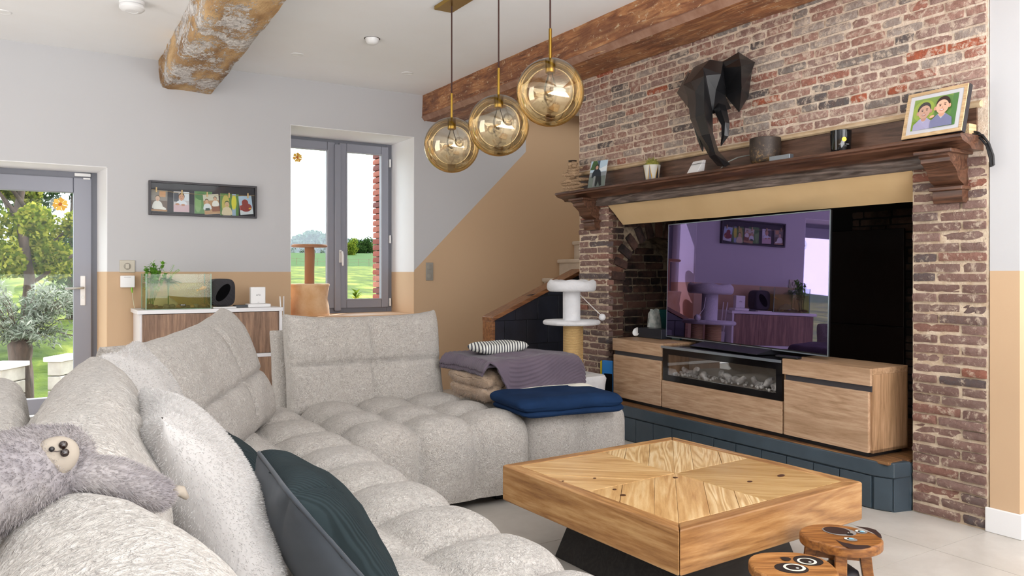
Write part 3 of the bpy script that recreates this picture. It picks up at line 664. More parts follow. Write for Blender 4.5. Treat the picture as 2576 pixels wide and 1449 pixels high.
# ---------------------------------------------------------------- folded-paper elephant head
EB = plain('black_card', '1b1b1d', .34, spec=.5)
E = {}
def ev(k, cx_, cy_, d): E[k] = onX(1660 + cx_ / 3.917, 110 + cy_ / 3.917, XF - d)
for k, a, b, d in (
    ('t0', 355, 225, .16), ('t1', 495, 160, .20), ('t2', 620, 180, .12), ('t1b', 520, 165, .06), ('t0b', 330, 240, .02),
    ('f1', 425, 235, .30), ('f2', 600, 300, .22), ('r0', 435, 320, .38), ('ml', 305, 375, .34), ('l0', 235, 405, .28), ('m0', 350, 470, .40),
    ('ch', 450, 315, .30), ('eye', 550, 455, .22), ('ey2', 640, 510, .12), ('ckb', 700, 640, .04), ('jw', 520, 690, .20),
    ('l1', 275, 510, .30), ('m1', 358, 580, .40), ('r1', 436, 540, .40), ('b1', 500, 600, .26),
    ('l2', 302, 740, .33), ('m2', 352, 722, .40), ('r2', 438, 697, .40), ('b2', 516, 700, .27),
    ('l3', 385, 915, .33), ('m3', 412, 903, .38), ('r3', 490, 888, .38), ('b3', 520, 878, .28),
    ('l4', 490, 1112, .27), ('m4', 488, 1025, .33), ('r4', 546, 1088, .30), ('b4', 575, 1058, .22),
    ('l5', 570, 1200, .17), ('r5', 640, 1212, .18), ('b5', 690, 1185, .12),
    ('e1', 280, 275, .05), ('e2', 170, 485, .08), ('e3', 285, 632, .14), ('e4', 205, 462, .20), ('e1b', 290, 290, .14),
    ('n1', 775, 85, .06), ('n2', 935, 185, .015), ('n3', 905, 265, .03), ('n4', 870, 520, .02), ('n5', 780, 675, .05), ('n6', 650, 515, .12), ('n7', 800, 225, .16), ('n8', 805, 440, .15), ('n9', 625, 240, .13), ('n10', 785, 150, .12), ('n11', 650, 460, .10)):
    ev(k, a, b, d)
def paper(name, faces, parent, thick=.004):
    m = MB(); ks = sorted({k for f in faces for k in f}); ix = {k: i for i, k in enumerate(ks)}
    m.add([E[k] for k in ks], [tuple(ix[k] for k in f) for f in faces]); o = m.build(name, EB, parent)
    s_ = o.modifiers.new('thick', 'SOLIDIFY'); s_.thickness = thick; s_.offset = 0; return o
el = thing('elephant_head', 'black folded-paper elephant head hung on the brick chimney', 'wall sculpture', onX(1800, 260, XF - .01))
paper('head', ['t0 f1 t1'.split(), 't0b t0 t1'.split(), 't0b t1 t1b'.split(), 't1 t2 t1b'.split(), 't1 f1 f2'.split(), 't1 f2 t2'.split(), 't0 ml f1'.split(), 'ml r0 f1'.split(), 'f1 r0 ch'.split(), 'f1 ch f2'.split(), 'ch eye f2'.split(), 'f2 eye n11'.split(), 'eye ey2 n11'.split(), 'f2 n11 t2'.split(),
               't0 l0 ml'.split(), 't0b l0 t0'.split(), 'eye jw ey2'.split(), 'ey2 jw ckb'.split()], el)
paper('trunk', ['ml l0 m0'.split(), 'ml m0 r0'.split(), 'l0 l1 m0'.split(), 'm0 l1 m1'.split(), 'm0 m1 r1'.split(), 'm0 r1 r0'.split(), 'r0 r1 b1'.split(), 'r0 b1 ch'.split(), 'ch b1 jw'.split(), 'ch jw eye'.split(),
                'l1 l2 m1'.split(), 'l2 m2 m1'.split(), 'm1 m2 r2 r1'.split(), 'r1 r2 b2 b1'.split(), 'l2 l3 m3'.split(), 'l2 m3 m2'.split(), 'm2 m3 r3'.split(), 'm2 r3 r2'.split(), 'r2 r3 b3 b2'.split(),
                'l3 l4 m4'.split(), 'l3 m4 m3'.split(), 'm3 m4 r3'.split(), 'm4 r4 r3'.split(), 'm4 l4 r4'.split(), 'r3 r4 b4 b3'.split(), 'l4 l5 r5 r4'.split(), 'r4 r5 b5 b4'.split(), 'l5 b5 r5'.split()], el)
paper('ear', ['e1 e2 e4'.split(), 'e1 e4 e1b'.split(), 'e1b e4 l0'.split(), 'e2 e3 e4'.split(), 'e4 e3 l1'.split(), 'e4 l1 l0'.split()], el)
paper('ear', ['n1 n2 n10'.split(), 'n1 n10 t2'.split(), 'n10 n9 t2'.split(), 'n10 n7 n9'.split(), 'n2 n3 n7'.split(), 'n2 n7 n10'.split(), 'n7 n3 n8'.split(), 'n7 n8 n11'.split(), 'n7 n11 n9'.split(), 'n3 n4 n8'.split(), 'n8 n4 n5'.split(), 'n8 n5 n6'.split(), 'n8 n6 n11'.split()], el)
def tusk(rows, wid):
    m = MB(); pts = []
    for (a, b, d), w_ in zip(rows, wid):
        c = onX(1660 + a / 3.917, 110 + b / 3.917, XF - d); pts.append((c, w_))
    m.tube([p for p, _ in pts], [w_ for _, w_ in pts], 5); m.build('tusk', EB, el)
tusk([(592, 640, .17), (612, 700, .21), (648, 800, .24), (645, 905, .24), (602, 1005, .24)], [.036, .034, .024, .021, .003])
tusk([(350, 640, .26), (385, 850, .27), (412, 980, .27), (422, 1062, .26)], [.03, .024, .016, .003])
# ================================================================ flat prints made of layered flat shapes
PC = {}
def ink(c):
    if c not in PC: PC[c] = plain('print_' + c, c, .55)
    return PC[c]
def print_mesh(shapes, step=.0003):
    """shapes: ('e', cx, cy, rx, ry, colour[, rot]) or ('p', [(x, y)...], colour), painted in order on the local xy plane"""
    m = MB(); mats = []
    for k, s_ in enumerate(shapes):
        c = s_[5] if s_[0] == 'e' else s_[2]
        if ink(c) not in mats: mats.append(ink(c))
        m.cur = mats.index(ink(c))
        if s_[0] == 'e':
            _, x, y, rx, ry = s_[:5]; a = s_[6] if len(s_) > 6 else 0
            pts = [(x + rx * math.cos(q) * math.cos(a) - ry * math.sin(q) * math.sin(a), y + rx * math.cos(q) * math.sin(a) + ry * math.sin(q) * math.cos(a)) for q in [2 * PI * i / 22 for i in range(22)]]
        else: pts = s_[1]
        m.add([(x, y, k * step) for x, y in pts], [tuple(range(len(pts)))])
    me = bpy.data.meshes.new('print_mesh'); me.from_pydata(m.v, [], m.f)
    for q in mats: me.materials.append(q)
    me.polygons.foreach_set('material_index', m.m); return me
def art(name, parent, matrix, shapes):
    o = bpy.data.objects.new(name, print_mesh(shapes)); C.objects.link(o); o.parent = parent; o.matrix_parent_inverse = parent.matrix_basis.inverted(); o.matrix_basis = matrix; return o
def kid(x, y, h, hair, skin, top, lean=0):
    """a small child drawn flat: hair, face, torso"""
    return [('p', [(x - h * .26, y - h * .5), (x + h * .26, y - h * .5), (x + h * .2, y), (x + h * .1, y + h * .1), (x - h * .1, y + h * .1), (x - h * .2, y)], top), ('e', x - h * .24, y - h * .2, h * .08, h * .26, top, -.3), ('e', x + h * .24, y - h * .2, h * .08, h * .26, top, .3),
            ('e', x + lean, y + h * .13, h * .06, h * .08, skin), ('e', x + lean, y + h * .31, h * .165, h * .2, hair), ('e', x + lean, y + h * .265, h * .142, h * .17, skin), ('e', x + lean - h * .05, y + h * .29, h * .017, h * .013, '3a2a22'), ('e', x + lean + h * .05, y + h * .29, h * .017, h * .013, '3a2a22'),
            ('e', x + lean, y + h * .185, h * .05, h * .014, 'b06a5c')]

# ---------------------------------------------------------------- collage frame on the back wall
a, b = onY(374, 454, 6.625), onY(646, 551, 6.625)
fx0, fx1, fz0, fz1 = .819, 1.641, 1.572, 1.84
cf = thing('photo_collage_frame', 'long black frame with five photos pegged on a string on the back wall', 'picture frame', ((fx0 + fx1) / 2, 6.62, fz0))
DKF = plain('dark_frame', '262229', .4); MAT_ = plain('charcoal_mount', '35333a', .7)
rect_ring(fx0, fx1, fz0, fz1, .016, .016, 6.612, 6.648).build('frame', DKF, cf, bevel=.002)
bx(fx0 + .014, fx1 - .014, 6.638, 6.646, fz0 + .014, fz1 - .014).build('mount', MAT_, cf)
bx(fx0 + .016, fx1 - .016, 6.615, 6.6165, fz0 + .016, fz1 - .016).build('glazing', GLASS, cf)
def on_wall(x, z, y=6.634, rz=0): return frame_at((x, y, z), (math.cos(rz), 0, math.sin(rz)), (-math.sin(rz), 0, math.cos(rz)))
def rc(x0, y0, x1, y1, c): return ('p', [(x0, y0), (x1, y0), (x1, y1), (x0, y1)], c)
W_, H_ = .118, .165
ph = [(.895, 1.685, .118, .165, -.02, [rc(-.059, -.082, .059, .082, '6d5a50'), rc(-.059, .0, .059, .082, '8f867e'), rc(0, .03, .045, .075, 'c9966a'), rc(-.059, -.082, .059, -.07, 'b98a60')] + kid(-.012, -.012, .11, '6b5a4c', 'd9b39a', 'e4e2de') + [('e', .018, -.055, .035, .012, 'ece9e4', -.3)]),
      (1.057, 1.683, .116, .163, 0, [rc(-.058, -.081, .058, .081, 'cdc8cc'), rc(-.056, .0, -.02, .07, '4c4c56'), rc(.02, .01, .056, .08, 'dfe4ec')] + kid(.0, .0, .14, '5c4030', 'd2a084', 'e2e6f0') + [rc(-.058, -.081, .058, -.022, 'd3b3bc'), ('e', -.03, -.02, .016, .008, 'c0886c'), ('e', .012, -.024, .014, .008, 'c0886c')]),
      (1.222, 1.685, .135, .18, 0, [rc(-.067, -.09, .067, .09, '5d8a4c'), ('e', -.04, -.01, .025, .07, '82a868'), ('e', -.02, .05, .04, .03, '4a7a40')]),
      (1.285, 1.675, .12, .162, .10, [rc(-.06, -.08, .06, .08, 'b98e62'), rc(-.06, .03, .06, .08, 'cfcbb8'), rc(.0, -.06, .06, -.0, '8a5236')] + kid(-.035, .0, .09, '5c4430', 'd8ac8c', 'dfe4e8') + kid(.03, .02, .08, '4c382c', 'd8ac8c', 'e8e4dc') + [('p', [(-.056, -.05), (-.016, -.05), (-.02, -.03), (-.05, -.03)], '3c4c44')]),
      (1.425, 1.678, .145, .178, 0, [rc(-.072, -.089, .072, .089, '55803e'), ('e', -.03, .0, .03, .08, 'c0b45c'), rc(.02, -.089, .05, .089, '9ab0c8'), ('e', .035, .02, .02, .06, 'd8d040')] + kid(-.02, -.03, .12, '4c5a30', 'd8b48c', 'd9c8a8')),
      (1.555, 1.68, .105, .155, .12, [rc(-.052, -.077, .052, .077, 'a9c0d8'), rc(-.052, -.077, .052, -.04, 'cfd4da'), rc(-.05, -.04, -.01, .0, 'b02a24'), ('e', .0, -.02, .045, .035, '8a2a26'), ('e', -.005, .02, .026, .028, '8a2c28'), ('e', .03, -.03, .012, .006, 'd8a03c')])]
for x, z, w2, h2, an, sh_ in ph:
    bx(-w2 / 2, w2 / 2, -h2 / 2, h2 / 2, -.0008, 0).build('photo', ink('e0dcd4'), cf, local=True)
# each photo: a thin card with its printed picture
for o in [q for q in bpy.data.objects if q.name.split('.')[0] == 'photo' and q.parent == cf]:
    i = int(o.name.split('.')[1]) if '.' in o.name else 0
    x, z, w2, h2, an, sh_ = ph[i]
    o.matrix_parent_inverse = cf.matrix_basis.inverted(); o.matrix_basis = on_wall(x, z, 6.634 - .0015 * (i % 2), an)
    q = bpy.data.objects.new('picture', print_mesh(sh_)); C.objects.link(q); q.parent = o; q.location = (0, 0, .0006)
m = MB(); m.tube([(fx0 + .015, 6.629, 1.772), (.90, 6.629, 1.764), (1.06, 6.629, 1.752), (1.24, 6.629, 1.749), (1.42, 6.629, 1.752), (1.56, 6.629, 1.757), (fx1 - .015, 6.629, 1.762)], .0016, 6); m.build('string', plain('twine', 'b69a6c', .8), cf)
PEG = plain('peg_wood', 'd8b47c', .6)
for x, z in ((.874, 1.768), (1.06, 1.755), (1.25, 1.75), (1.42, 1.752), (1.57, 1.757)): bx(x - .005, x + .005, 6.622, 6.631, z - .018, z + .022).build('peg', PEG, cf, bevel=.001)

# ---------------------------------------------------------------- switches
SWP = plain('switch_greige', 'bdb6a6', .4)
def switch(name, label, x, z, w2, h2, rock, mat, cat='switch'):
    th = thing(name, label, cat, (x, 6.65, z))
    bx(x - w2, x + w2, 6.640, 6.65, z - h2, z + h2).build('plate', mat, th, bevel=.004)
    for dz in rock:
        m = MB(); m.lathe([(.001, .0), (.026, 0), (.026, .003), (.022, .004), (.001, .004)], n=28); o = m.build('ring', plain('switch_ring', '9a9488', .4), th, smooth=40, local=True)
        o.matrix_parent_inverse = th.matrix_basis.inverted(); o.matrix_basis = Matrix.Translation((x, 6.641, z + dz)) @ Matrix.Rotation(PI / 2, 4, 'X')
        bx(x - .013, x + .013, 6.632, 6.638, z + dz - .019, z + dz + .019).build('rocker', mat, th, bevel=.003)
switch('light_switch', 'square greige light switch on the paint line beside the garden door', .671, 1.169, .054, .048, [0], SWP)
switch('double_switch', 'tall double grey switch plate on the tan wall beside the window', 3.247, 1.131, .038, .085, [.042, -.042], plain('switch_grey', '98948c', .35))
sc_ = thing('wall_charger', 'white wall box below the light switch with a green cable plug', 'wall box', (.671, 6.65, 1.05))
bx(.62, .722, 6.615, 6.65, 1.006, 1.098).build('casing', WPLASTIC, sc_, bevel=.006); bx(.645, .695, 6.613, 6.616, 1.085, 1.087).build('slot', plain('slot_grey', '8a8a8a', .5), sc_)
GRN = plain('green_plug', '8cc23c', .4)
MB().tube([(.70, 6.63, 1.007), (.702, 6.628, .985), (.704, 6.628, .965)], [.006, .007, .004], 8).build('plug', GRN, sc_)
MB().tube([(.704, 6.628, .97), (.707, 6.63, .93), (.716, 6.62, .86), (.735, 6.60, .79), (.765, 6.60, .74), (.77, 6.60, .5)], .003, 8).build('cable', plain('pale_cable', 'd8d2b4', .5), sc_, smooth=60)

# ---------------------------------------------------------------- sideboard
WAL = wood('walnut_front', ('6e5646', '937663', 'b8957a'), 2, .85, .45, .04, True, .35, 6, .5)
WLAC = plain('white_lacquer', 'ececef', .3)
SX0, SX1, SY0, SY1 = .722, 1.735, 6.22, 6.62
sb = thing('sideboard', 'white sideboard with walnut grained fronts below the picture frame', 'sideboard', (1.23, 6.42, 0))
bx(.692, 1.742, 6.20, 6.63, .817, .846).build('top', WLAC, sb, bevel=.002)
bx(SX0 - .012, SX0 + .008, 6.235, SY1, 0, .817).build('side_panel', WLAC, sb); bx(SX1 - .022, SX1, 6.205, SY1, 0, .817).build('side_panel', WLAC, sb)
for z in (.475, .16): bx(SX0 + .008, SX1 - .022, 6.205, SY1, z - .014, z + .014).build('rail', WLAC, sb)
bx(SX0 + .008, SX1 - .022, SY1 - .01, SY1, 0, .817).build('back_panel', WLAC, sb)
for z0, z1 in ((.492, .813), (.177, .459), (.03, .143)): bx(SX0 + .004, SX1 - .026, 6.209, 6.23, z0, z1).build('drop_front', WAL, sb, bevel=.001)

# ---------------------------------------------------------------- fish tank with its plants, stones and fish
p0, p1 = onY(366, 780, 6.24), onY(526, 780, 6.24)
ax0, ax1, ay0, ay1, az0, az1 = .752, 1.208, 6.245, 6.50, .847, 1.112
aq = thing('fish_tank', 'glass fish tank of yellowish water on the left end of the sideboard', 'aquarium', ((ax0 + ax1) / 2, 6.37, az0))
AG = thin_glass('tank_glass', (.95, .98, .96, 1), .25); AE = plain('glass_edge_green', '8fb3a0', .2)
gt = .006
for n_, b_ in (('front_glass', (ax0, ax1, ay0, ay0 + gt, az0, az1)), ('rear_glass', (ax0, ax1, ay1 - gt, ay1, az0, az1)), ('side_glass', (ax0, ax0 + gt, ay0 + gt, ay1 - gt, az0, az1)), ('side_glass', (ax1 - gt, ax1, ay0 + gt, ay1 - gt, az0, az1)), ('bottom_glass', (ax0, ax1, ay0, ay1, az0 - .0005, az0 + .005))):
    bx(*b_).build(n_, AG, aq)
m = MB()
for x in (ax0 + .002, ax1 - .002):
    for y in (ay0 + .002, ay1 - .002): m.box(x - .0025, x + .0025, y - .0025, y + .0025, az0, az1)
m.box(ax0, ax1, ay0 - .001, ay0 + .004, az0, az0 + .003); m.build('glass_edges', AE, aq)
t = NT('tank_water'); a = t.n('BsdfTransparent'); a.inputs[0].default_value = (.88, .84, .58, 1); g = t.n('BsdfDiffuse'); g.inputs[0].default_value = lin('c4b47a')
ms = t.n('MixShader'); ms.inputs[0].default_value = .16; t.l(a.outputs[0], ms.inputs[1]); t.l(g.outputs[0], ms.inputs[2])
g2 = t.n('BsdfGlossy'); g2.inputs['Roughness'].default_value = .02; m2 = t.n('MixShader'); m2.inputs[0].default_value = .01; t.l(ms.outputs[0], m2.inputs[1]); t.l(g2.outputs[0], m2.inputs[2]); t.l(m2.outputs[0], t.out.inputs[0])
WATER = t.mat; wz = 1.040
bx(ax0 + gt + .001, ax1 - gt - .001, ay0 + gt + .001, ay1 - gt - .001, az0 + .006, wz).build('water', WATER, aq)
bx(.985, 1.025, ay0 - .0015, ay0 - .0005, .874, .883).build('maker_label', BLACKPL, aq)
text('label_text', 'ZOLUX', aq, WPLASTIC, frame_at((1.005, ay0 - .0018, .8785), (1, 0, 0), (0, 0, 1)), .008)
STN = [plain('river_stone_brown', '6b4e36', .6, c2='8c6c4a', vs=20), plain('river_stone_grey', '82807c', .6, c2='6a6660', vs=20), plain('river_stone_dark', '4a3a2c', .6, c2='5e4a38', vs=18), plain('river_stone_tan', 'a98a60', .6)]
stn = [(.785, 6.285, .030, 2), (.83, 6.30, .022, 0), (.855, 6.272, .018, 2), (.90, 6.285, .026, 1), (.935, 6.29, .026, 1), (.985, 6.275, .024, 0), (1.015, 6.29, .020, 2), (1.045, 6.272, .018, 2), (1.075, 6.285, .022, 3), (1.105, 6.30, .024, 1), (1.13, 6.27, .016, 2), (1.16, 6.285, .026, 0), (1.185, 6.275, .017, 2)]
for k, (x, y, r_, c) in enumerate(stn):
    m = MB(); m.ball((x, y, az0 + .006 + r_ * .62), (r_, r_ * .9, r_ * .62), 12, 8, .25, 2, k); o = m.build('river_stone', STN[c], smooth=180)
    tag(o, ('brown', 'grey', 'dark brown', 'pale tan')[c] + ' river stone, ' + ('first', 'second', 'third', 'fourth', 'fifth', 'sixth', 'seventh', 'eighth', 'ninth', 'tenth', 'eleventh', 'twelfth', 'thirteenth')[k] + ' from the left on the fish tank floor', 'stone', 'stones in the fish tank')
m = MB(); m.ball((.90, 6.44, .872), (.095, .035, .066), 18, 12, .3, 2, 3); m.v = [(x, y, max(z, az0 + .006)) for x, y, z in m.v]
tag(m.build('white_rock', plain('white_rock', 'c9c3b4', .8), smooth=180), 'large white rock standing at the back of the fish tank', 'rock')
GOLD = plain('goldfish', 'e8a818', .35); fh = thing('goldfish', 'yellow goldfish swimming near the right side of the tank', 'fish', (1.155, 6.30, 1.0), .2)
m = MB(); m.tube([(-.03, 0, -.012), (-.022, 0, -.008), (-.008, 0, -.002), (.010, 0, .004), (.024, 0, .008), (.032, 0, .010)], [.001, .006, .011, .012, .009, .003], 12); m.build('body', GOLD, fh, smooth=180, local=True)
MB().prism([(-.026, 0, -.010), (-.048, 0, -.008), (-.044, 0, -.016), (-.046, 0, -.026)], (0, .001, 0)).build('tail_fin', GOLD, fh, local=True); MB().prism([(-.008, 0, .008), (.002, 0, .020), (.014, 0, .014)], (0, .001, 0)).build('dorsal_fin', GOLD, fh, local=True)
LF = [plain('leaf_bright', '88bf48', .45, c2='649c30', vs=40), plain('leaf_mid', '4c7d38', .5, c2='38642c', vs=40), plain('leaf_pale', '86b048', .45)]
def leaf(m, p, d, L, wd_, up=V((0, 0, 1)), curl=.2):
    d = d.normalized(); s_ = d.cross(up); s_ = s_.normalized() if s_.length > 1e-4 else V((1, 0, 0)); n_ = s_.cross(d)
    m.add([p, p + d * L * .5 + s_ * wd_ + n_ * L * curl * .5, p + d * L + n_ * 0, p + d * L * .5 - s_ * wd_ + n_ * L * curl * .5, p + d * L * .5 + n_ * L * curl * .2], [(0, 1, 4), (1, 2, 4), (2, 3, 4), (3, 0, 4)])
pl = thing('tank_plant', 'bushy bright green plant growing out of the left of the tank', 'plant', (.80, 6.33, az0))
lm = MB()
for k in range(13):
    a = rr.uniform(0, 6.28); tip = V((.80 + .055 * math.cos(a) * rr.uniform(.3, 1.2), 6.33 + .04 * math.sin(a), rr.uniform(1.12, 1.20)))
    if k == 7: tip = V((.885, 6.33, 1.19))
    if k == 8: tip = V((.895, 6.31, 1.11))
    b0 = V((.79 + .02 * math.cos(a), 6.33 + .02 * math.sin(a), az0 + .02)); mid = b0.lerp(tip, .5) + V((0, 0, .01))
    MB().tube([b0, mid, tip], [.003, .0025, .0015], 6).build('stem', LF[1], pl)
    for i in range(42):
        q = rr.uniform(.45, 1.0); p = b0.lerp(tip, q); leaf(lm, p, V((rr.uniform(-1, 1), rr.uniform(-1, 1), rr.uniform(-.2, 1))), rr.uniform(.020, .034) * (.7 + .5 * q), .008 + .004 * q)
lm.build('leaf', LF[0], pl)
pl = thing('tank_palm', 'small palm-like fern plant standing in the middle left of the tank', 'plant', (.917, 6.33, az0))
MB().tube([(.917, 6.33, az0 + .02), (.917, 6.33, .96), (.917, 6.33, 1.05)], [.005, .004, .010], 8).build('stem', LF[1], pl)
for dx, dy, dz in ((-.05, .01, .13), (.04, .0, .14), (.08, -.01, .10), (.10, .02, .0), (-.06, -.01, .02), (.05, -.03, -.05), (.03, .04, .03), (-.03, .05, .03), (.08, .02, -.02), (-.02, -.04, .01), (.02, -.05, .02)):
    m = MB(); b0 = V((.917, 6.33, 1.04)); tip = b0 + V((dx, dy, dz)); N = 11
    for i in range(N):
        q = i / N; p = b0.lerp(tip, q) + V((0, 0, .02 * math.sin(q * PI))); d = (tip - b0).normalized(); s_ = d.cross(V((0, .9, .4))).normalized()
        for sg in (1, -1): leaf(m, p, d * .6 + s_ * sg, .026 * (1.1 - q * .6), .0035)
    m.tube([b0, b0.lerp(tip, .5) + V((0, 0, .02)), tip], .0015, 5); m.build('frond', LF[1 if dz < .06 else 0], pl)

# ---------------------------------------------------------------- other things on the sideboard
t = NT('mesh_grille'); co = t.coord((1, 1, 1)); wv = t.n('TexWave'); t.l(co, wv.inputs[0]); wv.inputs['Scale'].default_value = 60; wv.bands_direction = 'DIAGONAL'
t.bump(wv.outputs['Fac'], .6, .003); GRILL = t.col(t.ramp(wv.outputs['Fac'], [(.3, '1c1b20'), (.7, '3a383f')]), .5)
spk = thing('speaker', 'dark rounded square speaker with a slanted oval recess on the sideboard', 'speaker', (1.305, 6.36, .858))
def squircle(cx_, cz_, a, b, e, n=48):
    return [(cx_ + a * math.copysign(abs(math.cos(q)) ** e, math.cos(q)), cz_ + b * math.copysign(abs(math.sin(q)) ** e, math.sin(q))) for q in [2 * PI * i / n for i in range(n)]]
m = MB(); prs = [squircle(0, .108, .094 * k, .108 * k, .52) for k in (.86, .97, 1, 1, .97, .86)]; ys = (-.075, -.068, -.05, .05, .068, .075)
m.add([(x, y, z) for P_, y in zip(prs, ys) for x, z in P_], [(k * 48 + i, k * 48 + (i + 1) % 48, (k + 1) * 48 + (i + 1) % 48, (k + 1) * 48 + i) for k in range(5) for i in range(48)] + [tuple(range(48)), tuple(range(240, 288))])
m.build('body', GRILL, spk, smooth=50, local=True)
m = MB(); q_ = [(.57 * .078 * math.sin(q) + .82 * .038 * math.cos(q), .82 * .078 * math.sin(q) - .57 * .038 * math.cos(q)) for q in [2 * PI * i / 36 for i in range(36)]]
m.prism([(x, -.0765, z + .108) for x, z in q_], (0, .002, 0)); m.build('oval_recess', plain('recess_black', '08080a', .9, spec=.05), spk, local=True)
bx(1.222, 1.395, 6.25, 6.345, .8465, .8565).build('white_cable_box', WPLASTIC, bevel=.003); tag(bpy.data.objects['white_cable_box'], 'thin white box lying under the front of the dark speaker', 'box')
spk.location.y = 6.37; spk.location.z = .8575
bx(1.395, 1.50, 6.29, 6.38, .8465, .866).build('slim_box', plain('slate_plastic', '3c4046', .4), bevel=.004); tag(bpy.data.objects['slim_box'], 'slim dark grey box between the speaker and the white hub', 'box')
bx(1.49, 1.665, 6.27, 6.39, .8465, .874).build('flat_white_box', WPLASTIC, bevel=.006); tag(bpy.data.objects['flat_white_box'], 'flat white box under the upright white hub', 'box')
hb = thing('hub', 'upright white wireless hub marked arlo on the sideboard', 'hub', (1.575, 6.33, .8742))
bx(-.057, .057, -.026, .026, 0, .132).build('body', WPLASTIC, hb, local=True, bevel=.006)
text('logo', 'arlo', hb, plain('logo_grey', '77777a', .5), frame_at((0, -.0265, .07), (1, 0, 0), (0, 0, 1)), .022, True)
bx(-.006, .006, -.0272, -.026, .010, .0125).build('status_mark', plain('mark_grey', '8a8a8a', .5), hb, local=True)
rt = thing('router', 'slim white router with two antennas hanging behind the right side of the sideboard', 'router', (1.775, 6.35, .35))
bx(1.752, 1.80, 6.30, 6.42, .36, .62).build('body', WPLASTIC, rt, bevel=.006)
for a, b in (((1.768, 6.31, .60), (1.742, 6.29, .93)), ((1.782, 6.34, .60), (1.778, 6.31, .93))): MB().tube([a, V(a).lerp(V(b), .5), b], [.0075, .007, .0045], 8).build('antenna', WPLASTIC, rt, smooth=50)
MB().tube([(1.77, 6.35, .36), (1.785, 6.33, .28), (1.80, 6.32, .18), (1.775, 6.3, .08), (1.79, 6.33, .01)], .0025, 6).build('cable', WPLASTIC, rt)

# ---------------------------------------------------------------- cat furniture
PLUSHO = plain('peach_plush', 'd8a674', .95, c2='e8c094', vs=7, bump=.5, bs=60, bd=.006, sheen=.4); PLUSHB = plain('brown_plush', 'a4714e', .95, bump=.4, bs=70, sheen=.3)
WPLUSH = plain('white_plush', 'd8d8da', .95, c2='cbcbce', vs=9, bump=.6, bs=70, bd=.006, sheen=.3)
t = NT('sisal'); co = t.coord(); wv = t.n('TexWave'); wv.bands_direction = 'Z'; t.l(co, wv.inputs[0]); wv.inputs['Scale'].default_value = 42; wv.inputs['Distortion'].default_value = 1.2; wv.inputs['Detail'].default_value = 3; wv.inputs['Detail Scale'].default_value = 6
t.bump(wv.outputs['Fac'], .8, .004); SISAL = t.col(t.ramp(wv.outputs['Fac'], [(.2, 'b9945e'), (.7, 'd8b680')]), .9)
cx0 = onY(779, 760, 6.86); ct = thing('cat_drum', 'peach plush cat drum with a post and round platform on the windowsill', 'cat tree', (2.165, 6.87, WZ0 + .013))
m = MB(); m.lathe([(.001, 0), (.168, 0), (.174, .02), (.170, .08), (.158, .15), (.166, .22), (.172, .265), (.166, .278), (.001, .278)], n=40)
m.v = [tuple(V(q) + (V((q[0], q[1], 0)).normalized() * .007 * noise.noise(V(q) * 14) if q[0] ** 2 + q[1] ** 2 > .01 else V((0, 0, 0)))) for q in m.v]
m.build('drum', PLUSHO, ct, smooth=50, local=True)
MB().lathe([(.165, 0), (.176, .0), (.177, .012), (.165, .013)], n=40).build('rim_band', PLUSHO, ct, local=True, smooth=50)
MB().lathe([(.164, .262), (.176, .262), (.177, .28), (.164, .283)], n=40).build('rim_band', PLUSHO, ct, local=True, smooth=50)
MB().tube([(0, 0, .278), (0, 0, .40), (.003, 0, .54), (0, 0, .612)], [.043, .042, .044, .042], 24).build('post', PLUSHB, ct, smooth=50, local=True)
MB().lathe([(.001, .61), (.148, .61), (.158, .617), (.158, .626), (.148, .634), (.001, .634)], n=40).build('platform', PLUSHB, ct, smooth=60, local=True)
cw = thing('cat_tree', 'white cat tree with a plush ring bed and sisal posts before the brick pier', 'cat tree', (3.18, 4.30, 0))
m = MB(); q_ = [(.205, .0), (.208, .03), (.194, .12), (.184, .25), (.192, .36), (.198, .405), (.188, .425), (.001, .425)]
m.grid(lambda u, v: (lambda k, j: V((squircle(0, 0, k[0] * .93, k[0], .35, 40)[j][0], squircle(0, 0, k[0] * .93, k[0], .35, 40)[j][1], k[1])))(q_[round(v * 7)], round(u * 40) % 40), 40, 7)
m.build('base_box', WPLUSH, cw, smooth=50, local=True, weld=1e-4)
MB().tube([(-.02, -.03, .425), (-.02, -.03, .767)], .060, 28).build('sisal_post', SISAL, cw, smooth=40, local=True)
MB().tube([(.075, .04, .425), (.075, .04, .767)], .045, 24).build('sisal_post', SISAL, cw, smooth=40, local=True)
MB().lathe([(.001, .766), (.188, .766), (.197, .774), (.197, .786), (.188, .795), (.001, .795)], n=48).build('platform', WPLUSH, cw, smooth=60, local=True)
MB().tube([(0, 0, .795), (0, 0, 1.0)], .060, 28).build('plush_post', WPLUSH, cw, smooth=40, local=True)
m = MB(); ring = [(.001, .995), (.12, .992), (.152, .992), (.166, 1.005), (.170, 1.03), (.166, 1.055), (.150, 1.068), (.13, 1.06), (.112, 1.04), (.001, 1.03)]
m.grid(lambda u, v: (lambda i, a: V((ring[i][0] * math.cos(a), ring[i][0] * math.sin(a), ring[i][1] + (.006 * math.sin(a * 5 + i) if 3 < i < 8 else 0) - (.004 * max(0, math.cos(a * 4)) ** 20 if 2 < i < 9 else 0))))(round(v * 9), u * 2 * PI), 64, 9)
m.build('ring_bed', WPLUSH, cw, smooth=180, local=True, weld=1e-4)
MB().tube([(.055, -.03, .965), (.11, -.10, .88), (.165, -.12, .825)], .0022, 6).build('string', WPLASTIC, cw, local=True)
MB().ball((.172, -.12, .815), .024, 14, 10, .08, 5).build('pompom', WPLUSH, cw, smooth=180, local=True)

# ---------------------------------------------------------------- things on the mantel
ZM = 1.714
def at_mantel(px, X=3.45):
    d = ray(px, 400); return d.y * X / d.x
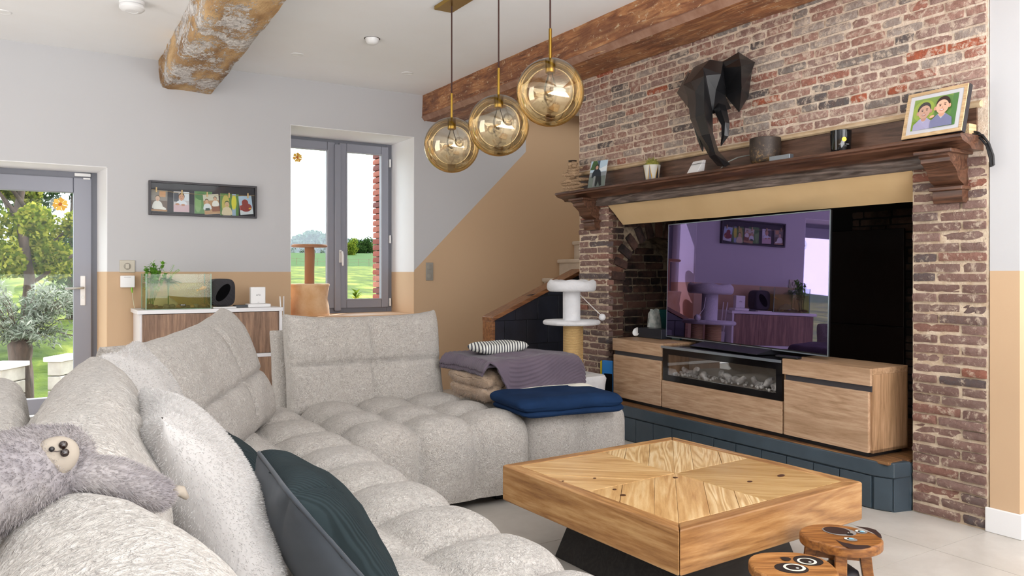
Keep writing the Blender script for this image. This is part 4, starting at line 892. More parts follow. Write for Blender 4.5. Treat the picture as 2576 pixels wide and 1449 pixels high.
# driftwood candle holder
DRF = wood('driftwood', ('6e5844', 'a08467', 'c4a888'), 0, 2.2, .8, .5, False)
dy = 4.64; dw = thing('driftwood_candle_holder', 'stacked driftwood candle holder at the left end of the mantel', 'ornament', (3.44, dy, ZM))
for k, (ang, L, z, r_, off, tilt) in enumerate(((0.3, .20, .018, .013, 0, .0), (-.5, .22, .042, .017, .02, .06), (1.2, .20, .066, .015, -.02, -.04), (-.1, .26, .088, .014, .03, .04), (2.3, .14, .108, .014, .0, .12), (.6, .17, .132, .017, .0, .0), (-.9, .12, .150, .016, .0, -.08), (.2, .14, .172, .013, .02, .05), (1.6, .09, .192, .017, 0, 0), (-.4, .08, .212, .019, 0, 0))):
    m = MB(); d = V((math.cos(ang) * .45, -math.sin(ang) if abs(ang) > 1 else -1 * math.cos(ang * .5), tilt)).normalized(); pts = [V((0, 0, z)) + d * ((i / 6 - .5) * L + off) + V((.006 * math.sin(i * 2 + k), 0, .004 * math.cos(i + k))) for i in range(7)]
    m.tube(pts, [r_ * q for q in (.35, .8, 1, .95, 1.05, .8, .4)], 9); m.build('driftwood_stick', DRF, dw, smooth=70, local=True)
MB().tube([(-.02, .03, .09), (-.03, .06, .13), (-.03, .075, .165)], [.005, .003, .0015], 6).build('twig', DRF, dw, local=True)
MB().lathe([(.001, .228), (.03, .229), (.033, .236), (.031, .236), (.001, .231)], n=20).build('candle_cup', plain('dark_tin', '2a221e', .4, .5), dw, smooth=40, local=True)
# standing photo of a boy by the stable
pp = thing('photo_print', 'unframed photo of a child in dark coat leaning on the mantel back board', 'photo', (3.46, 4.43, ZM))
yb = at_mantel(1502, 3.43); w2 = .078
def pm(p0, ux, uy): return frame_at(p0, ux, uy)
c0 = V((3.40, at_mantel(1478, 3.40), ZM + .002)); ux = V((.22, -1, 0)).normalized(); uy = V((.24, -.02, 1)).normalized()
o = bx(0, .15, 0, .205, -.0015, 0).build('card', ink('dcdcd8'), pp, local=True); o.matrix_parent_inverse = pp.matrix_basis.inverted(); o.matrix_basis = frame_at(c0, ux, uy)
art('picture', pp, frame_at(c0 + ux.cross(uy).normalized() * .0006, ux, uy), [rc(0, 0, .15, .205, '8a9196'), rc(0, .12, .15, .205, 'b4cbdc'), ('p', [(.02, .205), (.055, .205), (.075, .17), (.075, .14), (.0, .14)], '3f5d33'), ('p', [(.06, .205), (.08, .14), (.084, .205)], '4a5a70'), ('p', [(.075, .14), (.15, .165), (.15, .125), (.075, .12)], 'd9e2e8'), rc(0, .0, .15, .09, '6c7670'),
    ('e', .062, .155, .021, .024, '2d3428'), ('e', .062, .152, .012, .016, 'c79a84'), ('p', [(.042, .14), (.086, .14), (.095, .085), (.034, .085)], '1c2430'), ('e', .036, .105, .010, .03, '1c2430', -.25), ('e', .095, .105, .010, .03, '1c2430', .25), ('p', [(.045, .09), (.062, .09), (.056, .012), (.044, .012)], '8a8c8c'), ('p', [(.064, .09), (.11, .085), (.122, .02), (.105, .012), (.09, .05), (.076, .01), (.064, .02)], '15181c')])
# planter with zig-zag stripes
yp = at_mantel(1640, 3.46); plp = thing('succulent_planter', 'small white planter with yellow and grey wedges holding a bushy plant', 'plant', (3.46, yp, ZM))
POT = plain('matte_white_ceramic', 'cfccc2', .6); YS = plain('mustard_glaze', 'e0ac2c', .5); NV = plain('navy_glaze', '2b2e3e', .5); GRG = plain('grey_glaze', '7d7d86', .5)
MB().lathe([(.001, 0), (.043, 0), (.056, .104), (.052, .104), (.048, .092), (.001, .092)], n=40).build('pot', POT, plp, smooth=35, local=True)
def wedge(a0, a1, mat, e=.0006, tip=True):
    m = MB(); n = 6
    for i in range(n):
        q0, q1 = i / n, (i + 1) / n
        def pt(q, s_): am = (a0 + a1) / 2; hw_ = (a1 - a0) / 2 * (1 - q if tip else q); r_ = .043 + .013 * q + e; return (r_ * math.cos(am + s_ * hw_), r_ * math.sin(am + s_ * hw_), .104 * q)
        m.add([pt(q0, -1), pt(q0, 1), pt(q1, 1), pt(q1, -1)], [(0, 1, 2, 3)])
    m.build('glaze_wedge', mat, plp, local=True)
for k in range(6):
    a = PI + .55 + k * PI / 3
    wedge(a - .40, a + .40, YS, .0012); wedge(a - .24, a + .24, NV if k % 2 else GRG, .0024)
FZ = plain('moss_green', '76803a', .8, c2='a8a04c', vs=30)
m = MB()
for k in range(420):
    d = V((rr.gauss(0, 1), rr.gauss(0, 1), abs(rr.gauss(0, .9)))).normalized(); p = V((0, 0, .1)) + V((d.x * .042, d.y * .042, d.z * .045)) * rr.uniform(.3, 1); leaf(m, p, d + V((rr.uniform(-.5, .5), rr.uniform(-.5, .5), .3)), .022, .0018)
m.ball((0, 0, .098), (.046, .046, .04), 12, 8, .2, 4); o = m.build('foliage', FZ, plp, local=True); tag(o, kind='stuff')
# white thermostat box
yw = at_mantel(1770, 3.42); wb = thing('white_device', 'small white wedge-shaped device leaning beside the elephant trunk', 'device', (3.42, yw + .05, ZM))
m = MB(); m.hexa([(-.045, -.05, 0), (.01, -.05, 0), (.01, .05, 0), (-.045, .05, 0), (.005, -.05, .078), (.025, -.05, .078), (.025, .05, .078), (.005, .05, .078)]); m.build('casing', WPLASTIC, wb, local=True, bevel=.004); wb.rotation_euler = (0, 0, -.12)
m = MB(); m.hexa([(-.016, -.051, .056), (.02, -.051, .056), (.02, .051, .056), (-.016, .051, .056), (-.0155, -.051, .0575), (.02, -.051, .0575), (.02, .051, .0575), (-.0155, .051, .0575)]); m.build('seam', plain('seam_grey', '4c4c4c', .6), wb, local=True)
m = MB(); m.tube([onX(1810, 427, 3.40), onX(1830, 408, 3.44), onX(1856, 396, 3.48), onX(1882, 391, 3.52), onX(1900, 388, 3.54)], .0032, 8); tag(m.build('grey_cable', plain('cable_grey', '8f938c', .4), smooth=60), 'thin grey cable curving across the mantel below the elephant trunk', 'cable')
# bronze-speckled bowl pot
BRZ = NT('speckled_bronze'); co = BRZ.coord(); n_ = BRZ.noise(co, 55, 6, .75); zf = BRZ.n('SeparateXYZ'); BRZ.l(co, zf.inputs[0])
cl = BRZ.ramp(BRZ.math('ADD', n_, BRZ.math('MULTIPLY', zf.outputs[2], -1.3)), [(.38, '3a312b'), (.5, '54463a'), (.62, 'a5854e')]); BRZ.bump(n_, .4, .004); BRZM = BRZ.col(cl, .5, .25)
yr = at_mantel(1925, 3.455); bp = thing('bronze_pot', 'dark bronze speckled round pot on the mantel right of the elephant', 'pot', (3.455, yr, ZM))
MB().lathe([(.001, .0), (.055, .0), (.074, .014), (.082, .04), (.084, .09), (.083, .143), (.079, .145), (.077, .09), (.001, .02)], n=48).build('bowl', BRZM, bp, smooth=50, local=True)
# little silver box
ys_ = at_mantel(1958, 3.38); bx(3.362, 3.395, ys_ - .085, ys_ + .045, ZM, ZM + .024).build('silver_box', SILV, bevel=.002); tag(bpy.data.objects['silver_box'], 'small flat silver box lying in front of the bronze pot', 'box')
# black candle
yk = at_mantel(2115, 3.45); kd = thing('black_candle', 'glossy black candle glass with a gold seal on the mantel', 'candle', (3.45, yk, ZM))
MB().lathe([(.001, 0), (.044, 0), (.046, .004), (.051, .112), (.049, .113), (.046, .1), (.001, .09)], n=44).build('glass_jar', plain('black_glass', '08090c', .08, spec=.6), kd, smooth=40, local=True)
def on_cyl(a, z, r_=.0505): return frame_at((r_ * math.cos(a), r_ * math.sin(a), z), (-math.sin(a), math.cos(a), 0), (0, 0, 1))
AC = PI + .95
m = MB(); m.lathe([(.001, 0), (.0105, 0), (.0115, .001), (.001, .0012)], n=9); o = m.build('gold_seal', plain('gold_seal', 'd9a93a', .35, .5), kd, local=True); o.matrix_basis = on_cyl(AC - .02, .064, .0492)
lt = MB()
for body, a0, da, z_, sz in (('IMPERIAL AMBER', -.52, .078, .040, .0056), ('scented candle', -.42, .05, .031, .0036)):
    for i, ch in enumerate(body):
        if ch == ' ': continue
        q = text('glyph', ch, kd, WPLASTIC, Matrix(), sz, True); Mx = on_cyl(AC + a0 + i * da, z_, .0491 if z_ > .035 else .0488)
        lt.add([Mx @ v.co for v in q.data.vertices], [tuple(p.vertices) for p in q.data.polygons]); me_ = q.data; bpy.data.objects.remove(q); bpy.data.meshes.remove(me_)
lt.build('label_text', WPLASTIC, kd, local=True)
# framed portrait of two boys
fp0 = onX(2272, 357, 3.375); fr_th = thing('portrait_frame', 'wooden picture frame with two smiling children leaning on the right of the mantel', 'picture frame', (3.40, 1.95, ZM))
ux = V((-.04, -1, 0)).normalized(); uy = V((.27, 0, 1)).normalized(); c0 = V((3.372, at_mantel(2272, 3.372), ZM + .003)); FM = frame_at(c0, ux, uy)
OKF = wood('pale_oak_frame', ('a98a64', 'c9ab82', 'dcc29c'), 0, 2, .5, .05, False)
def fpart(mb, n_, mat, bevel=0):
    o = mb.build(n_, mat, fr_th, local=True, bevel=bevel); o.matrix_parent_inverse = fr_th.matrix_basis.inverted(); o.matrix_basis = FM; return o
FW, FH = .272, .215
m = MB(); m.prism([(0, 0, 0), (FW, 0, 0), (FW - .016, .016, 0), (.016, .016, 0)], (0, 0, .016)); m.prism([(0, FH, 0), (.016, FH - .016, 0), (FW - .016, FH - .016, 0), (FW, FH, 0)], (0, 0, .016))
m.prism([(0, 0, 0), (.016, .016, 0), (.016, FH - .016, 0), (0, FH, 0)], (0, 0, .016)); m.prism([(FW, 0, 0), (FW, FH, 0), (FW - .016, FH - .016, 0), (FW - .016, .016, 0)], (0, 0, .016)); fpart(m, 'frame', OKF, .001)
m = MB(); m.box(-.001, FW + .001, -.001, FH + .001, -.014, .011); fpart(m, 'dark_edge', plain('frame_edge', '221c1e', .4))
fpart(bx(.015, FW - .015, .015, FH - .015, .0105, .0125), 'mat_board', ink('dfe0e6'))
def boy(x, y, s_, hair, top, tilt, collar):
    return [('p', [(x - .045 * s_, y - .06 * s_), (x + .05 * s_, y - .06 * s_), (x + .046 * s_, y - .02 * s_), (x + .018 * s_, y + .002 * s_), (x - .02 * s_, y + .002 * s_), (x - .045 * s_, y - .022 * s_)], top), ('p', [(x - .018 * s_, y + .004 * s_), (x + .018 * s_, y + .004 * s_), (x, y - .018 * s_)], collar), ('e', x, y + .006 * s_, .013 * s_, .016 * s_, 'd29c82'),
            ('e', x - .001 + tilt * .012, y + .047 * s_, .030 * s_, .034 * s_, hair, tilt), ('e', x - .03 * s_, y + .03 * s_, .006 * s_, .009 * s_, 'd09a82'), ('e', x + .03 * s_, y + .034 * s_, .006 * s_, .009 * s_, 'd09a82'), ('e', x, y + .034 * s_, .027 * s_, .031 * s_, 'e0b096', tilt),
            ('e', x - .010 * s_, y + .039 * s_, .0038 * s_, .0024 * s_, '3a2620'), ('e', x + .011 * s_, y + .041 * s_, .0038 * s_, .0024 * s_, '3a2620'), ('e', x - .010 * s_, y + .045 * s_, .006 * s_, .0014 * s_, hair), ('e', x + .011 * s_, y + .047 * s_, .006 * s_, .0014 * s_, hair), ('e', x + .001, y + .030 * s_, .003 * s_, .004 * s_, 'cf987e'), ('e', x, y + .019 * s_, .009 * s_, .0036 * s_, 'b4605a', .1), ('e', x, y + .0195 * s_, .007 * s_, .0018 * s_, 'f0e8e4', .1)]
o = art('picture', fr_th, FM @ Matrix.Translation((.036, .034, .0128)), [rc(0, 0, .20, .147, '86a83c'), ('e', .15, .08, .05, .065, '5c9036'), ('e', .05, .09, .05, .05, 'a4bc3c'), rc(.176, 0, .20, .147, '4c8638')] + [('p', [(max(0, x), max(0, y)) for x, y in s_[1]], s_[2]) if s_[0] == 'p' else s_ for s_ in boy(.055, .048, 1.0, '2c2020', 'b8b4da', -.15, 'c9c6e6') + boy(.138, .055, 1.05, '33221c', '8588ae', .2, 'e6e6ee')] + [('e', .098, .050, .011, .006, 'd9a68c', .3)])
fpart(bx(.016, FW - .016, .016, FH - .016, .0175, .0185), 'glazing', thin_glass('picture_glass', (1, 1, 1, 1), .4))
bx(3.47, 3.535, 1.80, 1.86, ZM, ZM + .055).build('wood_block', OKF, bevel=.003); tag(bpy.data.objects['wood_block'], 'small plain wooden block behind the right edge of the portrait frame', 'block')
BLC = plain('black_cable', '141416', .45)
cbn = thing('cable_bundle', 'bundle of black cables looping down over the right end of the mantel', 'cable', onX(2462, 340, 3.5))
for k, pts in enumerate(([(2440, 330), (2462, 334), (2484, 356), (2490, 385), (2497, 418)], [(2444, 344), (2466, 347), (2482, 366), (2490, 396), (2493, 420)], [(2446, 338), (2472, 340), (2488, 362), (2498, 390), (2500, 416)])):
    m = MB(); m.tube([onX(a, b, 3.508 - .006 * k) for a, b in pts], .0052, 8); m.build('cable', BLC, cbn, smooth=60)
# ================================================================ sofa
t = NT('boucle'); co = t.coord(kind='World')
n1 = t.noise(t.coord((1, 1, 1.0), kind='World'), 75, 3, .6, 2.2); n2 = t.noise(co, 260, 3, .6); n3 = t.noise(co, 2.2, 2)
c = t.ramp(n1, [(.3, '9b938b'), (.48, 'beb7af'), (.7, 'd6d1ca')])
c = t.mix(t.ramp(n3, [(.35, 0.0), (.7, .25)]), c, lin('bfbbb8'))
t.bump(t.math('ADD', n1, t.math('MULTIPLY', n2, .3)), 1.0, .011); BOUCLE = t.col(c, .95, 0, .15, .25)
def prof(x): x = min(1, abs(x)); return (1 - x ** 2.5) ** .5
def tufted(name, x0, x1, y0, y1, z0, z1, xs, ys, parent, open_=(1, 1, 1, 1), r_=.10, B=.072, warp=None, res=.018):
    """cushioned block with seams at xs, ys; open_ = exposed sides (x0, x1, y0, y1)"""
    m = MB()
    def cell(v, seams, lo, hi):
        for k in range(len(seams) - 1):
            if v <= seams[k + 1] or k == len(seams) - 2:
                tt = (v - seams[k]) / (seams[k + 1] - seams[k]) * 2 - 1
                if k == 0 and lo and tt < 0: return 0
                if k == len(seams) - 2 and hi and tt > 0: return 0
                return tt
    def P(q):
        q = V(q); c_ = V((min(max(q.x, x0 + r_), x1 - r_), min(max(q.y, y0 + r_), y1 - r_), min(q.z, z1 - r_))); d = q - c_
        if d.length < 1e-6: return q
        n_ = d.normalized(); p = c_ + n_ * r_
        ax = 1 - (1 - prof(cell(p.x, xs, open_[0], open_[1]))) * min(1, (1 - abs(n_.x)) * 1.6); ay = 1 - (1 - prof(cell(p.y, ys, open_[2], open_[3]))) * min(1, (1 - abs(n_.y)) * 1.6)
        k = min(1, max(0, (p.z - z0) / .06))
        p = p + n_ * (B * (ax * ay - .75) * (.35 + .65 * k)) + noise.noise_vector(p * 6) * .004
        return warp(p) if warp else p
    nx, ny, nz = [max(6, int(L / res)) for L in (x1 - x0, y1 - y0, z1 - z0)]
    m.grid(lambda u, v: P((x0 + (x1 - x0) * u, y0 + (y1 - y0) * v, z1)), nx, ny)
    m.grid(lambda u, v: P((x0 + (x1 - x0) * u, y0, z0 + (z1 - z0) * v)), nx, nz); m.grid(lambda u, v: P((x0 + (x1 - x0) * u, y1, z0 + (z1 - z0) * v)), nx, nz)
    m.grid(lambda u, v: P((x0, y0 + (y1 - y0) * u, z0 + (z1 - z0) * v)), ny, nz); m.grid(lambda u, v: P((x1, y0 + (y1 - y0) * u, z0 + (z1 - z0) * v)), ny, nz)
    o = m.build(name, BOUCLE, parent, smooth=180, weld=1e-4)
    return o
def cushion(name, wd_, ht, th, parent, M_, mat, seams=True, e=.40, pinch=.05, ears=.0, nu=44, nv=32, wr=.006, sd=0, seamx=0.0, seamz=0.0, power=(5, 4), rnd=0):
    """puffy cushion: x width, y thickness (front is -y), z height"""
    m = MB()
    def side(s_):
        def fn(u, v):
            u, v = u * 2 - 1, v * 2 - 1
            # cosine spacing keeps the rim round
            u, v = math.sin(u * PI / 2), math.sin(v * PI / 2)
            ed = max(0, (1 - abs(u) ** power[0])) ** e * max(0, (1 - abs(v) ** power[1])) ** e
            if rnd: k_ = max(abs(u), abs(v)) / max(1e-6, (abs(u) ** rnd + abs(v) ** rnd) ** (1 / rnd)); u, v = u * k_, v * k_
            x = wd_ / 2 * u * (1 - pinch * (1 - v * v)); z = ht / 2 * v * (1 - pinch * (1 - u * u)) + (ears * abs(u) ** 4 if v > 0 else 0) * v ** 2
            y = th / 2 * ed
            if seams and s_ < 0:
                y -= .022 * math.exp(-((x - seamx) / .011) ** 2) * ed + .024 * math.exp(-((z - seamz) / .011) ** 2) * ed
                y -= .009 * math.exp(-((x - seamx) / .06) ** 2) * ed + .009 * math.exp(-((z - seamz) / .06) ** 2) * ed
            p = V((x, s_ * y, z)); nz = noise.noise_vector(p * 9 + V((sd, sd, s_))) * wr + noise.noise_vector(p * 26 + V((sd, 0, 0))) * wr * .3
            return p + nz * (.3 + .7 * ed) + V((0, wr * 2 * noise.noise(V((x * 5, z * 5, sd))), 0))
        return fn
    m.grid(side(-1), nu, nv); m.grid(side(1), nu, nv, True)
    o = m.build(name, mat, parent, smooth=180, weld=.004, local=parent is None)
    if parent is not None: o.matrix_parent_inverse = parent.matrix_basis.inverted()
    o.matrix_basis = M_; return o
def orient(c, wdir, up, flip=False):
    """matrix with local x = wdir, local z = up, local -y = front"""
    x = V(wdir).normalized(); z = V(up); z = (z - x * z.dot(x)).normalized(); y = z.cross(x)
    m_ = Matrix((x, y, z)).transposed().to_4x4(); m_.translation = V(c); return m_
LINES_Y = [.61, .92, 1.23, 1.54, 1.845, 2.15, 2.46, 2.77]
def leg_piece(parent, pts):
    m = MB()
    for x, y in pts: m.box(x - .03, x + .03, y - .03, y + .03, 0, .075)
    m.build('foot', BLACKPL, parent, bevel=.004)
ZS = .415
s1 = thing('sofa_module', 'cream tufted sofa section running along the garden side toward the camera', 'sofa', (.75, 1.7, 0), group='cream tufted sectional sofa')
tufted('seat', -.05, 1.165, .61, 2.765, .05, ZS, [-.05, .26, .56, .865, 1.165], LINES_Y, s1, (1, 1, 1, 0)); leg_piece(s1, [(.1, .75), (1.0, .75), (.1, 2.65), (1.0, 2.65)])
TLT = V((-.42, 0, 1)).normalized()
cushion('back_cushion', 1.50, .56, .25, s1, orient((.15, 1.84, .60), (.11, 1, 0), (-.27, 0, 1)), BOUCLE, True, .42, .02, .0, 80, 50, .009, 3)
cushion('back_cushion', 1.10, .58, .27, s1, orient((.12, .50, .595), (0, 1, 0), (-.30, 0, 1)), BOUCLE, True, .42, .02, .0, 48, 40, .010, 8)
cushion('backrest', 1.30, .80, .13, s1, orient((-.02, 1.95, .43), (0, 1, 0), (-.10, 0, 1)), BOUCLE, False, .3, .01, 0, 40, 30, .008, 4, power=(8, 8))
cushion('backrest', 1.25, .78, .13, s1, orient((-.075, .55, .42), (0, 1, 0), (-.10, 0, 1)), BOUCLE, False, .3, .01, 0, 40, 30, .008, 5, power=(8, 8))
s2 = thing('sofa_module', 'cream corner sofa section with a big slanted back cushion before the sideboard', 'sofa', (.7, 3.4, 0), group='cream tufted sectional sofa')
tufted('seat', -.05, 1.215, 2.772, 4.10, .05, ZS, [-.05, .28, .59, .90, 1.215], [2.772, 3.08, 3.39, 3.74, 4.10], s2, (1, 0, 0, 1)); leg_piece(s2, [(.1, 2.9), (1.1, 2.9), (.1, 4.0), (1.1, 4.0)])
wv_ = V((.49, .87, 0)).normalized(); nf = V((.87, -.49, 0)); upv = V((0, 0, 1)) - nf * .40
cushion('back_cushion', 1.24, .57, .30, s2, orient(V((.82, 3.37, .39)) + upv.normalized() * .235 - nf * .13, wv_ + V((0, 0, .06)), upv), BOUCLE, True, .42, .02, .035, 84, 60, .009, 12, seamx=.16, seamz=-.03)
cushion('backrest', 1.0, .50, .14, s2, orient(V((.44, 3.60, .36)), wv_, V((0, 0, 1)) - nf * .3), BOUCLE, False, .3, .01, 0, 40, 30, .008, 6, power=(8, 8))
s3 = thing('sofa_module', 'cream sofa section with an upright square back cushion under the window', 'sofa', (1.67, 3.65, 0), group='cream tufted sectional sofa')
tufted('seat', 1.222, 2.125, 3.20, 4.12, .05, ZS, [1.222, 1.525, 1.825, 2.125], [3.20, 3.50, 3.80, 4.12], s3, (0, 1, 1, 1)); leg_piece(s3, [(1.35, 3.32), (2.0, 3.32), (1.35, 4.0), (2.0, 4.0)])
cushion('back_cushion', .91, .54, .23, s3, orient((1.645, 4.185, .605), (1, .0, 0), (0, .20, 1)), BOUCLE, True, .36, .015, .025, 84, 64, .006, 15, power=(9, 8), seamz=.0)
cushion('backrest', .95, .60, .15, s3, orient((1.64, 4.36, .50), (1, 0, 0), (0, .16, 1)), BOUCLE, False, .3, .01, 0, 40, 30, .006, 7, power=(9, 9))
bx(1.52, 1.60, 4.055, 4.075, .385, .41).build('label_tab', BOUCLE, s3, bevel=.004)
s4 = thing('ottoman', 'cream tufted ottoman section carrying the folded blankets', 'ottoman', (2.5, 3.7, 0), group=None)
def wedge_(p):
    k = (p.y - 3.2) / .95; u = (p.x - 2.132) / .61
    return V((p.x + k * (.07 + .20 * u), p.y, p.z))
tufted('seat', 2.132, 2.742, 3.20, 4.15, .05, ZS, [2.132, 2.435, 2.742], [3.20, 3.51, 3.83, 4.15], s4, (0, 1, 1, 1), .09, .05, wedge_); leg_piece(s4, [(2.25, 3.32), (2.62, 3.32), (2.4, 4.0), (2.75, 4.0)])

# ---------------------------------------------------------------- fur made of short fine blades standing on a surface
def fur(o, n, L, wd_, mat, parent, lean=(0, 0, -.3), seed=1, jit=.6):
    r = random.Random(seed); me = o.data; me.calc_loop_triangles(); tr = list(me.loop_triangles); cum = []; a = 0
    for q in tr: a += q.area; cum.append(a)
    import bisect
    vs = []; fs = []; vv = me.vertices
    for k in range(n):
        q = tr[min(bisect.bisect(cum, r.random() * a), len(tr) - 1)]; a1, b1 = r.random(), r.random()
        if a1 + b1 > 1: a1, b1 = 1 - a1, 1 - b1
        i, j, l = q.vertices; p = vv[i].co * (1 - a1 - b1) + vv[j].co * a1 + vv[l].co * b1
        n_ = q.normal; d = (n_ + V(lean) + V((r.uniform(-jit, jit), r.uniform(-jit, jit), r.uniform(-jit, jit)))).normalized(); s_ = d.cross(V((r.uniform(-1, 1), r.uniform(-1, 1), r.uniform(-1, 1)))).normalized() * wd_
        l_ = L * r.uniform(.6, 1.3); b = len(vs); vs += [p - s_, p + s_, p + d * l_ * .6 + s_ * .6, p + d * l_ + V((0, 0, -l_ * .15)), p + d * l_ * .6 - s_ * .6]; fs += [(b, b + 1, b + 2, b + 4), (b + 4, b + 2, b + 3)]
    m = MB(); m.add(vs, fs); me2 = bpy.data.meshes.new('fur_mesh'); me2.from_pydata(m.v, [], m.f); me2.materials.append(mat)
    f = bpy.data.objects.new('fur', me2); C.objects.link(f); f.parent = o; tag(f, kind='stuff'); return f
def fur_mat(name, a, b, vs):
    t = NT(name); cl = t.ramp(t.noise(t.coord(), vs, 3), [(.35, a), (.65, b)]); d = t.n('BsdfDiffuse'); t.l(cl, d.inputs[0]); tr = t.n('BsdfTranslucent'); t.l(cl, tr.inputs[0]); ms = t.n('MixShader'); ms.inputs[0].default_value = .22; t.l(d.outputs[0], ms.inputs[1]); t.l(tr.outputs[0], ms.inputs[2]); t.l(ms.outputs[0], t.out.inputs[0]); return t.mat
FURW = fur_mat('white_fur', 'd0cdcb', 'c6c3c1', 8)
FURG = fur_mat('grey_fur', 'aea8a6', '9c9698', 18)
def lone(o, label, cat, group=None): return tag(o, label, cat, group)
pw = cushion('fluffy_pillow', .52, .53, .21, None, orient((.345, 1.82, .615), (.06, 1, 0), (-.50, 0, 1)), FURW, False, .50, .09, 0, 44, 44, .008, 21, power=(2.3, 2.3), rnd=14); lone(pw, 'big white fluffy pillow nearest the camera, propped beside the dark cushions', 'pillow', 'white fluffy pillows on the sofa'); fur(pw, 45000, .0055, .0006, FURW, pw, seed=2)
pw = cushion('fluffy_pillow', .50, .52, .22, None, orient((.34, 2.74, .645), (.30, 1, 0), (-.36, .05, 1)), FURW, False, .50, .09, 0, 44, 44, .008, 25, power=(2.3, 2.3), rnd=14); lone(pw, 'white fluffy pillow farther back, leaning before the slanted corner cushion', 'pillow', 'white fluffy pillows on the sofa'); fur(pw, 20000, .0055, .0008, FURW, pw, seed=3)
t = NT('dark_corduroy'); co = t.coord(); wv = t.n('TexWave'); t.l(co, wv.inputs[0]); wv.inputs['Scale'].default_value = 38; wv.inputs['Distortion'].default_value = .4
t.bump(wv.outputs['Fac'], .35, .003); CORD_ = t.col(t.mix(t.math('MULTIPLY', t.noise(co, 4, 3), .9), t.ramp(wv.outputs['Fac'], [(.2, '12191b'), (.8, '263033')]), lin('333d40')), .9, 0, .1, .0)
VELV = plain('slate_velvet', '343a41', .85, c2='3e444b', vs=6, sheen=.1)
def dark_cushion(label, M_, sz, th, sd):
    o = thing('dark_cushion', label, 'cushion', (0, 0, 0), group='dark corduroy cushions'); o.matrix_basis = M_
    m1 = cushion('corduroy_front', sz, sz, th, o, M_.copy(), CORD_, False, .5, .05, 0, 40, 40, .010, sd, power=(2.5, 2.5), rnd=9)
    m1.matrix_parent_inverse = Matrix(); m1.matrix_basis = Matrix()
    # the back half is plain velvet, slightly inflated
    back = cushion('velvet_back', sz * 1.004, sz * 1.004, th * 1.01, o, M_.copy(), VELV, False, .5, .05, 0, 40, 40, .010, sd, power=(2.5, 2.5), rnd=9); back.matrix_parent_inverse = Matrix(); back.matrix_basis = Matrix()
    b = bmesh.new(); b.from_mesh(back.data); bmesh.ops.delete(b, geom=[v for v in b.verts if v.co.y < -.002], context='VERTS'); b.to_mesh(back.data); b.free()
    pts = []
    for a, c0, c1 in ((0, (-1, -1), (1, -1)), (1, (1, -1), (1, 1)), (2, (1, 1), (-1, 1)), (3, (-1, 1), (-1, -1))):
        for i in range(12):
            q = i / 12; u, v = c0[0] + (c1[0] - c0[0]) * q, c0[1] + (c1[1] - c0[1]) * q
            k_ = max(abs(u), abs(v)) / (abs(u) ** 9 + abs(v) ** 9) ** (1 / 9); u, v = u * k_, v * k_
            pts.append((sz / 2 * u * (1 - .05 * (1 - v * v)), 0, sz / 2 * v * (1 - .05 * (1 - u * u))))
    MB().tube(pts + [pts[0]], .005, 6).build('piping', VELV, o, smooth=180, local=True)
    return o
dark_cushion('dark corduroy cushion nearest the camera lying against the white fluffy pillow', orient((.585, 1.73, .525), (.10, 1, 0), (-.62, 0, .8)), .42, .19, 31)
dark_cushion('dark corduroy cushion half hidden behind the front one on the tufted seat', orient((.545, 2.29, .505), (.02, 1, 0), (-.62, .1, .8)), .38, .15, 35)

# ---------------------------------------------------------------- plush sloth on the near back cushion
slo = thing('plush_sloth', 'grey plush sloth toy with a pale face sprawled over the sofa back', 'toy', (.03, 1.08, .87))
BEI = plain('beige_felt', '9b9184', .9, c2='92887c', vs=20)
Mi = slo.matrix_basis.inverted()
bd = MB(); bd.tube([(-.10, .93, .865), (-.065, .97, .885), (-.02, 1.01, .893), (.01, 1.035, .895), (.045, 1.06, .892), (.06, 1.07, .885)], [.035, .05, .052, .048, .045, .02], 18); bd.v = [tuple(V(q) + noise.noise_vector(V(q) * 30) * .004) for q in bd.v]; bd = bd.build('body', FURG, slo, smooth=180)
ar = MB(); ar.tube([(.03, 1.02, .885), (.06, 1.02, .888), (.09, 1.02, .880), (.12, 1.02, .862), (.142, 1.025, .848), (.150, 1.03, .843)], [.016, .021, .022, .021, .018, .008], 14); ar = ar.build('arm', FURG, slo, smooth=180)
hd_ = MB(); hd_.ball(onY(146, 1156, 1.035), (.034, .026, .029), 20, 14, .05, 6); hd_ = hd_.build('head', FURG, slo, smooth=180)
FQ = lambda px, py, Y: onY(px, py, Y)
fcc = FQ(134, 1152, 1.002); fc = MB(); fc.ball((0, 0, 0), (.0265, .017, .0225), 28, 18); fo = fc.build('face', BEI, slo, smooth=180, local=True); fo.matrix_parent_inverse = slo.matrix_basis.inverted(); fo.matrix_basis = Matrix.Translation(fcc) @ Matrix.Rotation(-.5, 4, 'Y')
for px, py, Y in ((163, 1139, .984), (159, 1119, .989)): MB().ball(FQ(px, py, Y), .0046, 12, 8).build('eye', plain('brown_glass_eye', '1c0d08', .05, spec=.8), slo, smooth=180)
MB().ball(FQ(130, 1130, .986), .003, 10, 8).build('nose', plain('nose_black', '141012', .4), slo, smooth=180)
MB().tube([FQ(131, 1134, .985), FQ(143, 1136, .984), FQ(156, 1133, .986)], .0006, 5).build('mouth', plain('mouth_thread', '4c4440', .8), slo)
for dx in (0, .012): MB().tube([(.140 + dx, 1.028, .852), (.152 + dx, 1.03, .855 - dx * .4), (.164 + dx * .6, 1.032, .852 - dx)], [.008, .007, .003], 8).build('claw', BEI, slo, smooth=180)
fur(bd, 16000, .008, .0004, FURG, slo, (-.9, -.6, 0), 4, .6); fur(ar, 7000, .006, .0004, FURG, slo, (1.2, 0, 0), 5, .5); fur(hd_, 4500, .007, .0004, FURG, slo, (.6, .6, 0), 6, .6)

